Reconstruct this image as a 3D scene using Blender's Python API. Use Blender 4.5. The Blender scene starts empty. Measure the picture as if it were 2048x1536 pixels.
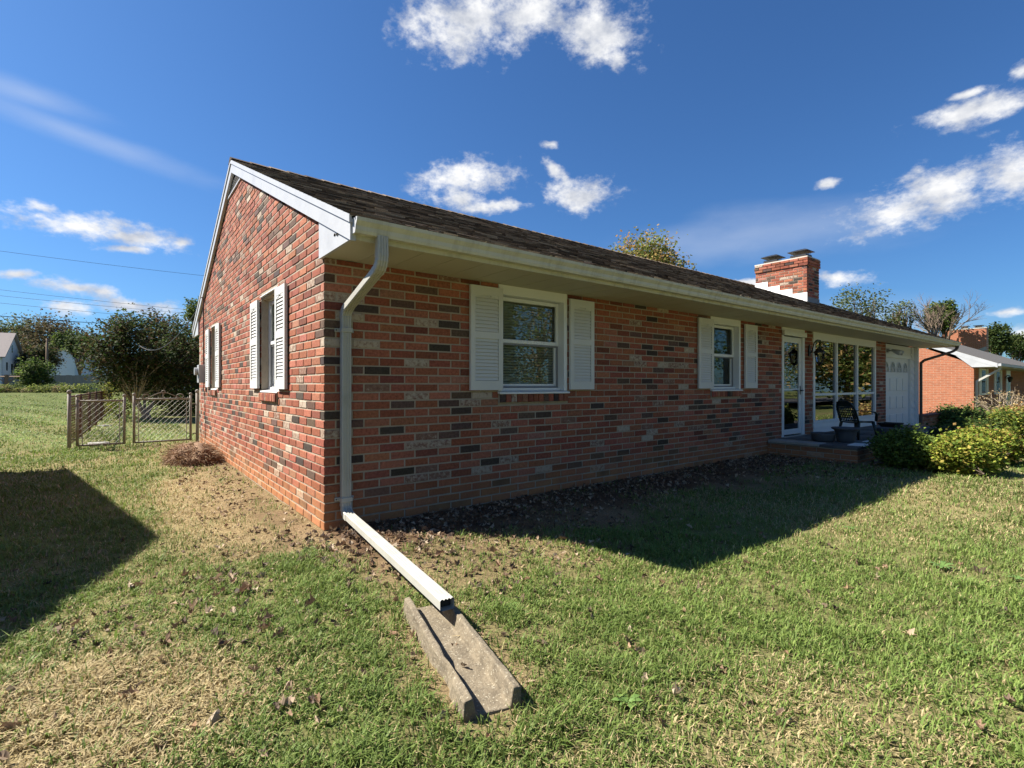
import bpy, bmesh, math, random
import numpy as np
from mathutils import Vector, Matrix, Euler

random.seed(7)
RNG = np.random.default_rng(11)
SC = bpy.context.scene
COL = SC.collection
rad = math.radians

# ------------------------------------------------------------------ camera
FPX, CX, CY = 1015.0, 1024.0, 770.0            # focal length and centre in photo pixels (2048 wide)
FWD = np.array([.6137, .7895, 0.0]); FWD /= np.linalg.norm(FWD)
RGT = np.array([FWD[1], -FWD[0], 0.0])
UPV = np.array([0, 0, 1.0])
CAM = np.array([-1.3994, -4.4297, 1.2575])
cam = bpy.data.cameras.new("camera")
cam.sensor_width = 36.0
cam.lens = FPX / 2048 * 36.0
cam.shift_y = (CY - 768.0) / 2048
cam.clip_start = 0.05
cam.clip_end = 3000
camo = bpy.data.objects.new("camera", cam)
COL.objects.link(camo)
camo.location = CAM
camo.rotation_euler = (rad(90), 0, math.atan2(-FWD[0], FWD[1]))
SC.camera = camo


def ray(x, y):
    return FWD + (x - CX) / FPX * RGT - (y - CY) / FPX * UPV


def at(x, y, D):
    return CAM + D * ray(x, y)


def ground_at(x, D, z=0.0):
    p = at(x, CY, D)
    return np.array([p[0], p[1], z])


def proj(p):
    d = np.asarray(p) - CAM
    z = d @ FWD
    return CX + FPX * (d @ RGT) / z, CY - FPX * d[2] / z, z


# ------------------------------------------------------------------ sky, sun, exposure
SUN_EL, SUN_AZ = rad(46.2), math.atan2(-.707, .707)   # towards -X +Y
world = bpy.data.worlds.new("World")
SC.world = world
world.use_nodes = True
wn, wl = world.node_tree.nodes, world.node_tree.links
wn.clear()
wout = wn.new('ShaderNodeOutputWorld')
wbg = wn.new('ShaderNodeBackground')
wbg.inputs['Strength'].default_value = 0.05
sky = wn.new('ShaderNodeTexSky')
sky.sky_type = 'NISHITA'
sky.sun_disc = False
sky.sun_elevation = SUN_EL
sky.sun_rotation = SUN_AZ
sky.altitude = 0
sky.air_density = 1.0
sky.dust_density = 0.7
sky.ozone_density = 3.0
wtc = wn.new('ShaderNodeTexCoord')


def wmath(op, a, b=None, c=None, clamp=False):
    n = wn.new('ShaderNodeMath'); n.operation = op; n.use_clamp = clamp
    for i, v in enumerate((a, b, c)):
        if v is None: continue
        if isinstance(v, (int, float)): n.inputs[i].default_value = v
        else: wl.new(v, n.inputs[i])
    return n.outputs[0]


# clouds: (centre x, y, half width, half height in photo pixels, tilt) turned into directions in the sky
CLOUDS = [(930, 42, 128, 66, 0), (1060, 28, 130, 62, -4), (1190, 60, 92, 62, 20), (1235, 118, 26, 26, 0), (1000, -60, 230, 60, 0),
          (935, 360, 96, 34, -8), (915, 395, 60, 22, 0), (985, 412, 62, 13, -6), (1168, 390, 64, 32, -6), (1110, 338, 30, 13, 40),
          (1100, 289, 18, 8, 0), (180, 456, 165, 26, 9), (255, 474, 130, 20, 8), (258, 498, 58, 9, 2), (362, 487, 28, 11, -10), (90, 415, 34, 12, 10),
          (150, 577, 84, 14, 8), (205, 584, 46, 14, 8), (128, 614, 54, 16, 6), (285, 613, 100, 19, 8), (38, 549, 34, 10, 0), (430, 640, 70, 16, 0),
          (1890, 385, 200, 46, -20), (2010, 345, 140, 52, -16), (1800, 420, 120, 26, -12), (1945, 222, 118, 24, -12), (1938, 187, 44, 8, -14),
          (2046, 140, 22, 16, 0), (1672, 556, 66, 18, 4), (1490, 566, 34, 8, 0), (2015, 624, 46, 9, -6), (1655, 369, 26, 9, -6), (2050, 680, 60, 22, 0),
          (2300, 300, 160, 60, 0), (-260, 420, 200, 60, 0), (-300, 600, 220, 30, 0), (2500, 560, 200, 40, 0), (700, -700, 400, 200, 10)]
cl_min = None


def cloud_field(list_, behind=False):
    cur = None
    for (x, y, hw, hh, tilt) in list_:
        ca, sa = math.cos(rad(tilt)), math.sin(rad(tilt))

        def dr(px, py):
            v = ray(px, py); v = v / np.linalg.norm(v)
            return -v * np.array([1, 1, -1]) if behind else v
        c = dr(x, y)
        t1 = (dr(x + hw * ca, y + hw * sa) - dr(x - hw * ca, y - hw * sa)) / 2
        t2 = (dr(x + hh * sa, y - hh * ca) - dr(x - hh * sa, y + hh * ca)) / 2
        s1, s2 = np.linalg.norm(t1), np.linalg.norm(t2)
        e1 = t1 / s1
        e3 = np.cross(e1, t2 / s2); e3 /= np.linalg.norm(e3)
        e2 = np.cross(e3, e1)
        mp = wn.new('ShaderNodeMapping'); mp.vector_type = 'TEXTURE'
        mp.inputs['Location'].default_value = c
        mp.inputs['Rotation'].default_value = Matrix((e1, e2, e3)).transposed().to_euler()
        mp.inputs['Scale'].default_value = (s1, s2, .35)
        wl.new(wtc.outputs['Generated'], mp.inputs['Vector'])
        ln = wn.new('ShaderNodeVectorMath'); ln.operation = 'LENGTH'
        wl.new(mp.outputs[0], ln.inputs[0])
        cur = ln.outputs['Value'] if cur is None else wmath('SMOOTH_MIN', cur, ln.outputs['Value'], .25)
    return cur


def wnoise(scale, detail, rough, off=(0, 0, 0), stretch=(1, 1, 1.6)):
    mp = wn.new('ShaderNodeMapping')
    mp.inputs['Location'].default_value = off
    mp.inputs['Scale'].default_value = stretch
    wl.new(wtc.outputs['Generated'], mp.inputs['Vector'])
    n = wn.new('ShaderNodeTexNoise')
    n.inputs['Scale'].default_value = scale; n.inputs['Detail'].default_value = detail; n.inputs['Roughness'].default_value = rough
    wl.new(mp.outputs[0], n.inputs['Vector'])
    return n.outputs['Fac']


BEHIND = [(300, 420, 220, 60, 5), (1000, 300, 260, 80, -5), (1500, 500, 160, 34, 0), (700, 560, 130, 24, 0), (1800, 200, 180, 70, 8), (200, 100, 200, 70, 0)]
rmin = wmath('MINIMUM', cloud_field(CLOUDS), cloud_field(BEHIND, True))
n1 = wnoise(17, 9, .62)
n2 = wnoise(60, 6, .62, (3, 1, 2))
dens = wmath('SUBTRACT', 1.06, rmin)
dens = wmath('ADD', dens, wmath('MULTIPLY', wmath('SUBTRACT', n1, .5), 3.0))
dens = wmath('ADD', dens, wmath('MULTIPLY', wmath('SUBTRACT', n2, .5), 1.3))
sm = wn.new('ShaderNodeMapRange'); sm.interpolation_type = 'SMOOTHSTEP'
sm.inputs['From Min'].default_value = -.28; sm.inputs['From Max'].default_value = 1.05
wl.new(dens, sm.inputs['Value'])
# thin high streaks
cir = cloud_field([(150, 265, 420, 36, 20), (60, 190, 300, 40, 18), (1500, 470, 420, 70, -6), (1700, 640, 420, 60, 0), (-300, 120, 300, 60, 15)])
cn = wnoise(5, 5, .55, (1, 5, 3), (1, 1, 3))
cd = wmath('ADD', wmath('SUBTRACT', 1.0, cir), wmath('MULTIPLY', wmath('SUBTRACT', cn, .5), 1.2))
cm = wn.new('ShaderNodeMapRange'); cm.interpolation_type = 'SMOOTHSTEP'
cm.inputs['From Min'].default_value = 0.0; cm.inputs['From Max'].default_value = 1.1; cm.inputs['To Max'].default_value = .30
wl.new(cd, cm.inputs['Value'])
# cloud body: white edges, faint grey inside
gn = wnoise(17, 5, .55, (7, 2, 9))
ccol = wn.new('ShaderNodeMix'); ccol.data_type = 'RGBA'
CW = 8.2
ccol.inputs[6].default_value = (CW, CW, CW * 1.0, 1)
ccol.inputs[7].default_value = (CW * .50, CW * .54, CW * .63, 1)
gsh = wn.new('ShaderNodeMapRange'); gsh.inputs['From Min'].default_value = .40; gsh.inputs['From Max'].default_value = .68
wl.new(gn, gsh.inputs['Value'])
wl.new(gsh.outputs[0], ccol.inputs[0])
mixc = wn.new('ShaderNodeMix'); mixc.data_type = 'RGBA'
mixc.inputs[7].default_value = (6.0, 6.5, 7.4, 1)
tint = wn.new('ShaderNodeMix'); tint.data_type = 'RGBA'; tint.blend_type = 'MULTIPLY'
tint.inputs[0].default_value = 1.0
tint.inputs[7].default_value = (.42, .72, 1.05, 1)
wl.new(sky.outputs[0], tint.inputs[6])
wl.new(tint.outputs[2], mixc.inputs[6])
wl.new(cm.outputs[0], mixc.inputs[0])
mixw = wn.new('ShaderNodeMix'); mixw.data_type = 'RGBA'
wl.new(sm.outputs[0], mixw.inputs[0])
wl.new(mixc.outputs[2], mixw.inputs[6])
wl.new(ccol.outputs[2], mixw.inputs[7])
wl.new(mixw.outputs[2], wbg.inputs['Color'])
wl.new(wbg.outputs[0], wout.inputs['Surface'])
world.cycles.sampling_method = 'MANUAL'; world.cycles.sample_map_resolution = 256
SC.cycles.max_bounces = 6; SC.cycles.transparent_max_bounces = 8

sun = bpy.data.lights.new("sun", 'SUN')
sun.energy = 5.0
sun.angle = rad(.5)
sun.color = (1.0, .94, .84)
suno = bpy.data.objects.new("sun", sun)
COL.objects.link(suno)
sdir = Vector((math.sin(SUN_AZ) * math.cos(SUN_EL), math.cos(SUN_AZ) * math.cos(SUN_EL), math.sin(SUN_EL)))
suno.rotation_euler = sdir.to_track_quat('Z', 'Y').to_euler()
suno.location = (-20, 20, 25)

vs = SC.view_settings
vs.view_transform = 'Standard'; vs.look = 'None'; vs.exposure = 1.36; vs.gamma = 1.0; vs.use_curve_mapping = False


# ------------------------------------------------------------------ helpers: objects
def tag(o, label=None, cat=None, group=None, kind=None):
    if label: o["label"] = label
    if cat: o["category"] = cat
    if group: o["group"] = group
    if kind: o["kind"] = kind
    return o


def thing(name, loc, label, cat, group=None):
    o = bpy.data.objects.new(name, None)
    o.empty_display_size = .1
    o.location = loc
    COL.objects.link(o)
    return tag(o, label, cat, group)


def put(name, me, parent=None):
    o = bpy.data.objects.new(name, me)
    COL.objects.link(o)
    if parent is not None:
        o.parent = parent
        if parent.type == 'EMPTY':
            o.matrix_parent_inverse = (Matrix.LocRotScale(parent.location, parent.rotation_euler, parent.scale)).inverted()
    return o


class MB:
    """collects shapes and links them as one mesh object; coordinates are world metres"""
    def __init__(s): s.v = []; s.f = []; s.c = None

    def add(s, vs_, fs): 
        b = len(s.v)
        s.v += [tuple(map(float, p)) for p in vs_]
        s.f += [tuple(b + i for i in f) for f in fs]
        return s

    def box(s, a, b, m=None):
        (x0, y0, z0), (x1, y1, z1) = a, b
        p = [(x0, y0, z0), (x1, y0, z0), (x1, y1, z0), (x0, y1, z0), (x0, y0, z1), (x1, y0, z1), (x1, y1, z1), (x0, y1, z1)]
        if m: p = [m(*q) for q in p]
        return s.add(p, [(0, 3, 2, 1), (4, 5, 6, 7), (0, 1, 5, 4), (1, 2, 6, 5), (2, 3, 7, 6), (3, 0, 4, 7)])

    def prism(s, poly, ext):
        """poly: 3d points, ext: vector"""
        n = len(poly)
        e = np.array(ext)
        p = [np.array(q, float) for q in poly]
        return s.add(p + [q + e for q in p], [tuple(range(n))[::-1], tuple(range(n, 2 * n))] + [(i, (i + 1) % n, n + (i + 1) % n, n + i) for i in range(n)])

    def tube(s, pts, r, n=6, cap=True):
        pts = [Vector(p) for p in pts]
        rs = r if isinstance(r, (list, tuple)) else [r] * len(pts)
        rings = []
        ref = Vector((0, 0, 1))
        for i, p in enumerate(pts):
            t = (pts[min(i + 1, len(pts) - 1)] - pts[max(i - 1, 0)])
            if t.length < 1e-9: t = Vector((0, 0, 1))
            t.normalize()
            a = t.cross(ref)
            if a.length < .05: a = t.cross(Vector((1, 0, 0)))
            a.normalize(); b = a.cross(t)
            rings.append([p + (a * math.cos(2 * math.pi * k / n) + b * math.sin(2 * math.pi * k / n)) * rs[i] for k in range(n)])
        vs_ = [q for rg in rings for q in rg]
        fs = [(i * n + k, i * n + (k + 1) % n, (i + 1) * n + (k + 1) % n, (i + 1) * n + k) for i in range(len(pts) - 1) for k in range(n)]
        if cap:
            fs += [tuple(range(n))[::-1], tuple((len(pts) - 1) * n + k for k in range(n))]
        return s.add(vs_, fs)

    def lathe(s, prof, c, n=20):
        vs_ = [(c[0] + r * math.cos(2 * math.pi * k / n), c[1] + r * math.sin(2 * math.pi * k / n), c[2] + z) for r, z in prof for k in range(n)]
        fs = [(i * n + k, i * n + (k + 1) % n, (i + 1) * n + (k + 1) % n, (i + 1) * n + k) for i in range(len(prof) - 1) for k in range(n)]
        fs += [tuple(range(n))[::-1], tuple((len(prof) - 1) * n + k for k in range(n))]
        return s.add(vs_, fs)

    def sweep(s, prof, pts, side=(1, 0, 0), cap=True, scales=None):
        """prof: list of (a,b) ; a along side, b along up"""
        pts = [Vector(p) for p in pts]; n = len(prof); sd = Vector(side); vs_ = []
        for i, p in enumerate(pts):
            t0 = (pts[i] - pts[i - 1]).normalized() if i else None
            t1 = (pts[i + 1] - pts[i]).normalized() if i < len(pts) - 1 else None
            t = ((t0 or t1) + (t1 or t0)).normalized()
            k = 1 / max(.5, t.dot(t0 or t1))
            a = (sd - t * sd.dot(t)).normalized(); b = a.cross(t)
            sc = scales[i] if scales else 1
            vs_ += [p + a * (q[0] * sc) + b * (q[1] * k * sc) for q in prof]
        fs = [(i * n + k, i * n + (k + 1) % n, (i + 1) * n + (k + 1) % n, (i + 1) * n + k) for i in range(len(pts) - 1) for k in range(n)]
        if cap: fs += [tuple(range(n))[::-1], tuple((len(pts) - 1) * n + k for k in range(n))]
        return s.add(vs_, fs)

    def mesh(s, name, mat, smooth=False, recalc=True):
        me = bpy.data.meshes.new(name)
        me.from_pydata(s.v, [], s.f)
        if recalc:
            bm = bmesh.new(); bm.from_mesh(me)
            bmesh.ops.recalc_face_normals(bm, faces=bm.faces)
            bm.to_mesh(me); bm.free()
        if smooth:
            me.polygons.foreach_set('use_smooth', [True] * len(me.polygons))
        me.materials.append(mat)
        me.update()
        return me

    def build(s, name, mat, parent=None, smooth=False, bevel=0, recalc=True):
        o = put(name, s.mesh(name, mat, smooth, recalc), parent)
        if bevel:
            m = o.modifiers.new('bevel', 'BEVEL'); m.width = bevel; m.segments = 2; m.limit_method = 'ANGLE'; m.angle_limit = rad(40)
        return o


def np_mesh(name, verts, quads_or_tris, mat, parent=None, cols=None, k=3, smooth=False):
    """fast mesh from numpy arrays; k = verts per face"""
    me = bpy.data.meshes.new(name)
    nv, nf = len(verts), len(quads_or_tris)
    me.vertices.add(nv)
    me.vertices.foreach_set('co', np.ascontiguousarray(verts, np.float32).ravel())
    me.loops.add(nf * k)
    me.loops.foreach_set('vertex_index', np.ascontiguousarray(quads_or_tris, np.int32).ravel())
    me.polygons.add(nf)
    me.polygons.foreach_set('loop_start', np.arange(0, nf * k, k, dtype=np.int32))
    me.polygons.foreach_set('use_smooth', np.full(nf, smooth))
    if cols is not None:
        a = me.attributes.new('col', 'FLOAT_COLOR', 'POINT')
        c = np.ones((nv, 4), np.float32); c[:, :cols.shape[1]] = cols
        a.data.foreach_set('color', c.ravel())
    me.update(calc_edges=True)
    me.materials.append(mat)
    return put(name, me, parent)


# ------------------------------------------------------------------ helpers: noise
_LAT = np.random.default_rng(5).random((256, 256))


def vnoise(x, y, s=1.0, o=0):
    x = np.asarray(x) * s + o * 17.3 + 91; y = np.asarray(y) * s + o * 7.7 + 53
    xi, yi = np.floor(x).astype(int), np.floor(y).astype(int)
    fx, fy = x - xi, y - yi
    fx, fy = fx * fx * (3 - 2 * fx), fy * fy * (3 - 2 * fy)
    g = lambda i, j: _LAT[(xi + i) % 256, (yi + j) % 256]
    return (g(0, 0) * (1 - fx) + g(1, 0) * fx) * (1 - fy) + (g(0, 1) * (1 - fx) + g(1, 1) * fx) * fy


def fbm(x, y, s=1.0, o=0, oct=4):
    a, t, n = .5, 0, 0
    for i in range(oct):
        t = t + a * vnoise(x, y, s * 2 ** i, o + i * 3); n += a; a *= .55
    return t / n


def sstep(a, b, x):
    t = np.clip((np.asarray(x) - a) / (b - a), 0, 1)
    return t * t * (3 - 2 * t)


def terrain(x, y):
    x, y = np.asarray(x, float), np.asarray(y, float)
    h = (fbm(x, y, 1.1, 1, 3) - .5) * .05 + (fbm(x, y, 6, 2, 2) - .5) * .014
    near = sstep(0, .5, np.maximum(np.abs(x), 0) * 0 + np.hypot(x, y))     # level at the house corner
    h = h * (.3 + .7 * near)
    h = h - .36 * sstep(18.5, 26.5, x)
    h = h + .45 * sstep(46, 60, y)
    h = h - .25 * sstep(-8, -13, y)
    return h


# ------------------------------------------------------------------ materials
def newmat(name):
    m = bpy.data.materials.new(name); m.use_nodes = True
    nt = m.node_tree; b = nt.nodes['Principled BSDF']
    return m, nt, b


def nnode(nt, typ, **kw):
    n = nt.nodes.new(typ)
    for k, v in kw.items():
        if k in n.inputs: n.inputs[k].default_value = v
        else: setattr(n, k, v)
    return n


def objcoord(nt, scale=(1, 1, 1)):
    g = nt.nodes.new('ShaderNodeNewGeometry')
    mp = nt.nodes.new('ShaderNodeMapping'); mp.inputs['Scale'].default_value = scale
    nt.links.new(g.outputs['Position'], mp.inputs['Vector'])
    return mp.outputs[0]


def plain(name, col, var=.12, scale=6, rough=.6, bump=0, bscale=60, metal=0, spec=.4, dirt=None, dscale=2.0, damt=.4, stretch=(1, 1, 1)):
    m, nt, b = newmat(name); L = nt.links.new
    co = objcoord(nt, stretch)
    n = nnode(nt, 'ShaderNodeTexNoise', Scale=scale, Detail=6.0, Roughness=.6); L(co, n.inputs['Vector'])
    mx = nnode(nt, 'ShaderNodeMix', data_type='RGBA')
    c = np.array(col)
    mx.inputs[6].default_value = (*np.clip(c * (1 - var), 0, 1), 1); mx.inputs[7].default_value = (*np.clip(c * (1 + var), 0, 1), 1)
    L(n.outputs['Fac'], mx.inputs[0])
    out = mx.outputs[2]
    if dirt is not None:
        d = nnode(nt, 'ShaderNodeTexNoise', Scale=dscale, Detail=8.0, Roughness=.68); L(co, d.inputs['Vector'])
        mr = nnode(nt, 'ShaderNodeMapRange'); mr.inputs['From Min'].default_value = .48; mr.inputs['From Max'].default_value = .72; mr.inputs['To Max'].default_value = damt
        L(d.outputs['Fac'], mr.inputs['Value'])
        m2 = nnode(nt, 'ShaderNodeMix', data_type='RGBA'); m2.inputs[7].default_value = (*dirt, 1)
        L(mr.outputs[0], m2.inputs[0]); L(out, m2.inputs[6]); out = m2.outputs[2]
    L(out, b.inputs['Base Color'])
    b.inputs['Roughness'].default_value = rough; b.inputs['Metallic'].default_value = metal; b.inputs['Specular IOR Level'].default_value = spec
    if bump:
        bn = nnode(nt, 'ShaderNodeTexNoise', Scale=bscale, Detail=5.0); L(co, bn.inputs['Vector'])
        bp = nnode(nt, 'ShaderNodeBump', Strength=bump, Distance=.01); L(bn.outputs['Fac'], bp.inputs['Height']); L(bp.outputs[0], b.inputs['Normal'])
    return m


def brick_material(name, per_object):
    m, nt, b = newmat(name); L = nt.links.new
    if per_object:
        oi = nt.nodes.new('ShaderNodeObjectInfo'); c, al = oi.outputs['Color'], oi.outputs['Alpha']
    else:
        a = nnode(nt, 'ShaderNodeAttribute', attribute_name='col'); c, al = a.outputs['Color'], a.outputs['Alpha']
    co = objcoord(nt)
    n = nnode(nt, 'ShaderNodeTexNoise', Scale=38.0, Detail=6.0, Roughness=.65); L(co, n.inputs['Vector'])
    mr = nnode(nt, 'ShaderNodeMapRange'); mr.inputs['From Min'].default_value = .3; mr.inputs['From Max'].default_value = .72
    mr.inputs['To Min'].default_value = .62; mr.inputs['To Max'].default_value = 1.3
    L(n.outputs['Fac'], mr.inputs['Value'])
    sc = nnode(nt, 'ShaderNodeVectorMath', operation='SCALE'); L(c, sc.inputs[0]); L(mr.outputs[0], sc.inputs['Scale'])
    # dark pits
    v = nnode(nt, 'ShaderNodeTexNoise', Scale=120.0, Detail=3.0); L(co, v.inputs['Vector'])
    vr = nnode(nt, 'ShaderNodeMapRange'); vr.inputs['From Min'].default_value = .62; vr.inputs['From Max'].default_value = .72; vr.inputs['To Max'].default_value = .55
    L(v.outputs['Fac'], vr.inputs['Value'])
    mk = nnode(nt, 'ShaderNodeMix', data_type='RGBA'); mk.inputs[7].default_value = (.05, .03, .025, 1)
    L(vr.outputs[0], mk.inputs[0]); L(sc.outputs[0], mk.inputs[6])
    # worn whitewash coat: alpha is how much of the brick it covers
    w = nnode(nt, 'ShaderNodeTexNoise', Scale=26.0, Detail=7.0, Roughness=.7); L(co, w.inputs['Vector'])
    ad = nnode(nt, 'ShaderNodeMath', operation='ADD'); L(w.outputs['Fac'], ad.inputs[0]); L(al, ad.inputs[1])
    wr = nnode(nt, 'ShaderNodeMapRange'); wr.inputs['From Min'].default_value = .95; wr.inputs['From Max'].default_value = 1.12
    L(ad.outputs[0], wr.inputs['Value'])
    mw = nnode(nt, 'ShaderNodeMix', data_type='RGBA'); mw.inputs[7].default_value = (.43, .355, .275, 1)
    L(wr.outputs[0], mw.inputs[0]); L(mk.outputs[2], mw.inputs[6])
    # clay splashed on the lowest courses
    g = nt.nodes.new('ShaderNodeNewGeometry'); sx = nt.nodes.new('ShaderNodeSeparateXYZ'); L(g.outputs['Position'], sx.inputs[0])
    zr = nnode(nt, 'ShaderNodeMapRange'); zr.inputs['From Min'].default_value = .42; zr.inputs['From Max'].default_value = .0; zr.inputs['To Max'].default_value = 1.35
    L(sx.outputs['Z'], zr.inputs['Value'])
    cn = nnode(nt, 'ShaderNodeTexNoise', Scale=5.0, Detail=6.0); L(co, cn.inputs['Vector'])
    mu = nnode(nt, 'ShaderNodeMath', operation='MULTIPLY'); L(zr.outputs[0], mu.inputs[0]); L(cn.outputs['Fac'], mu.inputs[1])
    mc = nnode(nt, 'ShaderNodeMix', data_type='RGBA'); mc.inputs[7].default_value = (.42, .20, .08, 1)
    L(mu.outputs[0], mc.inputs[0]); L(mw.outputs[2], mc.inputs[6])
    L(mc.outputs[2], b.inputs['Base Color'])
    b.inputs['Roughness'].default_value = .88; b.inputs['Specular IOR Level'].default_value = .2
    bp = nnode(nt, 'ShaderNodeBump', Strength=.5, Distance=.004); L(n.outputs['Fac'], bp.inputs['Height']); L(bp.outputs[0], b.inputs['Normal'])
    return m


def attr_mat(name, rough=.7, translucent=0.0, spec=.3, nscale=0, nvar=.3, bump=0):
    m, nt, b = newmat(name); L = nt.links.new
    a = nnode(nt, 'ShaderNodeAttribute', attribute_name='col')
    c = a.outputs['Color']
    if nscale:
        co = objcoord(nt)
        n = nnode(nt, 'ShaderNodeTexNoise', Scale=float(nscale), Detail=7.0, Roughness=.7); L(co, n.inputs['Vector'])
        mr = nnode(nt, 'ShaderNodeMapRange'); mr.inputs['From Min'].default_value = .3; mr.inputs['From Max'].default_value = .7
        mr.inputs['To Min'].default_value = 1 - nvar; mr.inputs['To Max'].default_value = 1 + nvar; L(n.outputs['Fac'], mr.inputs['Value'])
        sc = nnode(nt, 'ShaderNodeVectorMath', operation='SCALE'); L(c, sc.inputs[0]); L(mr.outputs[0], sc.inputs['Scale']); c = sc.outputs[0]
        if bump:
            bp = nnode(nt, 'ShaderNodeBump', Strength=bump, Distance=.02); L(n.outputs['Fac'], bp.inputs['Height']); L(bp.outputs[0], b.inputs['Normal'])
    L(c, b.inputs['Base Color'])
    b.inputs['Roughness'].default_value = rough; b.inputs['Specular IOR Level'].default_value = spec
    if translucent:
        t = nnode(nt, 'ShaderNodeBsdfTranslucent'); L(c, t.inputs['Color'])
        mx = nnode(nt, 'ShaderNodeMixShader'); mx.inputs[0].default_value = translucent
        L(b.outputs[0], mx.inputs[1]); L(t.outputs[0], mx.inputs[2]); L(mx.outputs[0], nt.nodes['Material Output'].inputs['Surface'])
    return m


def glass_material(name, tint=(.75, .8, .8), refl=1.0):
    m, nt, b = newmat(name); L = nt.links.new
    nt.nodes.remove(b)
    t = nnode(nt, 'ShaderNodeBsdfTransparent'); t.inputs['Color'].default_value = (*tint, 1)
    g = nnode(nt, 'ShaderNodeBsdfGlossy'); g.inputs['Roughness'].default_value = .01
    co = objcoord(nt); n = nnode(nt, 'ShaderNodeTexNoise', Scale=2.5, Detail=1.0); L(co, n.inputs['Vector'])
    bp = nnode(nt, 'ShaderNodeBump', Strength=.03, Distance=.02); L(n.outputs['Fac'], bp.inputs['Height']); L(bp.outputs[0], g.inputs['Normal'])
    f = nnode(nt, 'ShaderNodeFresnel'); f.inputs['IOR'].default_value = 1.6
    mu = nnode(nt, 'ShaderNodeMath', operation='MULTIPLY'); mu.use_clamp = True; L(f.outputs[0], mu.inputs[0]); mu.inputs[1].default_value = refl
    mx = nnode(nt, 'ShaderNodeMixShader'); L(mu.outputs[0], mx.inputs[0]); L(t.outputs[0], mx.inputs[1]); L(g.outputs[0], mx.inputs[2])
    L(mx.outputs[0], nt.nodes['Material Output'].inputs['Surface'])
    return m


def brick_tex(name, axis, c1, c2, mortar):
    """distant brickwork, pieces too small to tell apart; axis: which world axis runs along the wall"""
    m, nt, b = newmat(name); L = nt.links.new
    g = nt.nodes.new('ShaderNodeNewGeometry'); s = nt.nodes.new('ShaderNodeSeparateXYZ'); L(g.outputs['Position'], s.inputs[0])
    cb = nt.nodes.new('ShaderNodeCombineXYZ'); L(s.outputs[axis], cb.inputs[0]); L(s.outputs['Z'], cb.inputs[1])
    br = nnode(nt, 'ShaderNodeTexBrick'); L(cb.outputs[0], br.inputs['Vector'])
    br.inputs['Scale'].default_value = 1.0; br.inputs['Brick Width'].default_value = .254; br.inputs['Row Height'].default_value = .0794
    br.inputs['Mortar Size'].default_value = .006; br.inputs['Color1'].default_value = (*c1, 1); br.inputs['Color2'].default_value = (*c2, 1); br.inputs['Mortar'].default_value = (*mortar, 1)
    n = nnode(nt, 'ShaderNodeTexNoise', Scale=9.0, Detail=7.0); L(g.outputs['Position'], n.inputs['Vector'])
    mr = nnode(nt, 'ShaderNodeMapRange'); mr.inputs['To Min'].default_value = .7; mr.inputs['To Max'].default_value = 1.3; L(n.outputs['Fac'], mr.inputs['Value'])
    sc = nnode(nt, 'ShaderNodeVectorMath', operation='SCALE'); L(br.outputs['Color'], sc.inputs[0]); L(mr.outputs[0], sc.inputs['Scale'])
    L(sc.outputs[0], b.inputs['Base Color']); b.inputs['Roughness'].default_value = .9
    bp = nnode(nt, 'ShaderNodeBump', Strength=.6, Distance=.008, invert=True); L(br.outputs['Fac'], bp.inputs['Height']); L(bp.outputs[0], b.inputs['Normal'])
    return m


M_BRO = brick_material('brick_single', True)
M_BRJ = brick_material('brick_joined', False)
M_MORTAR = plain('mortar', (.37, .31, .235), .2, 14, .95, .5, 90, dirt=(.22, .17, .12), dscale=3, damt=.5)
M_WHITE = plain('white_paint', (.74, .745, .73), .04, 4, .5, .05, 40, dirt=(.5, .49, .44), dscale=3, damt=.25)
M_TRIM = plain('white_aluminium', (.44, .45, .465), .06, 2.5, .45, .2, 10, dirt=(.31, .32, .34), dscale=2.2, damt=.55)
M_GUTTER = plain('gutter_enamel', (.54, .525, .43), .06, 2, .45, .06, 12, dirt=(.30, .28, .21), dscale=2.6, damt=.75, stretch=(3, 1, .3))
M_SOFFIT = plain('soffit_vinyl', (.50, .465, .36), .05, 3, .6, dirt=(.38, .34, .26), dscale=1.5, damt=.3)
M_DOWN = plain('downspout_enamel', (.42, .412, .37), .05, 3, .45, .05, 20, dirt=(.28, .265, .215), dscale=5, damt=.45)
M_SHUT = plain('shutter_vinyl', (.62, .62, .595), .04, 5, .5, dirt=(.55, .54, .5), dscale=4, damt=.25)
M_VINYL = plain('window_vinyl', (.76, .77, .76), .03, 5, .4)
M_SCREENF = plain('screen_frame', (.23, .24, .25), .06, 5, .5)
M_BLIND = plain('blind', (.50, .50, .44), .05, 5, .6)
M_GLASS = glass_material('glass', (.80, .83, .81), .19)
M_GLASSBIG = glass_material('glass_large', (.34, .37, .37), 1.9)
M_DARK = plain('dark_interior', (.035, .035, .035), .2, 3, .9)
M_BLACK = plain('black_iron', (.018, .018, .018), .2, 20, .45, .1, 60)
M_CAPMET = plain('cap_metal', (.035, .036, .04), .25, 8, .4, .1, 30, metal=.3)
M_CONC = plain('weathered_concrete', (.19, .155, .105), .4, 30, .95, .55, 80, dirt=(.065, .052, .036), dscale=11, damt=.8)
_nt = M_CONC.node_tree; _b = _nt.nodes['Principled BSDF']; _src = _b.inputs['Base Color'].links[0].from_socket
_n = nnode(_nt, 'ShaderNodeTexNoise', Scale=95.0, Detail=3.0, Roughness=.6); _nt.links.new(objcoord(_nt), _n.inputs['Vector'])
_r = nnode(_nt, 'ShaderNodeMapRange'); _r.inputs['From Min'].default_value = .60; _r.inputs['From Max'].default_value = .66; _r.inputs['To Max'].default_value = .75; _nt.links.new(_n.outputs['Fac'], _r.inputs['Value'])
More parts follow.
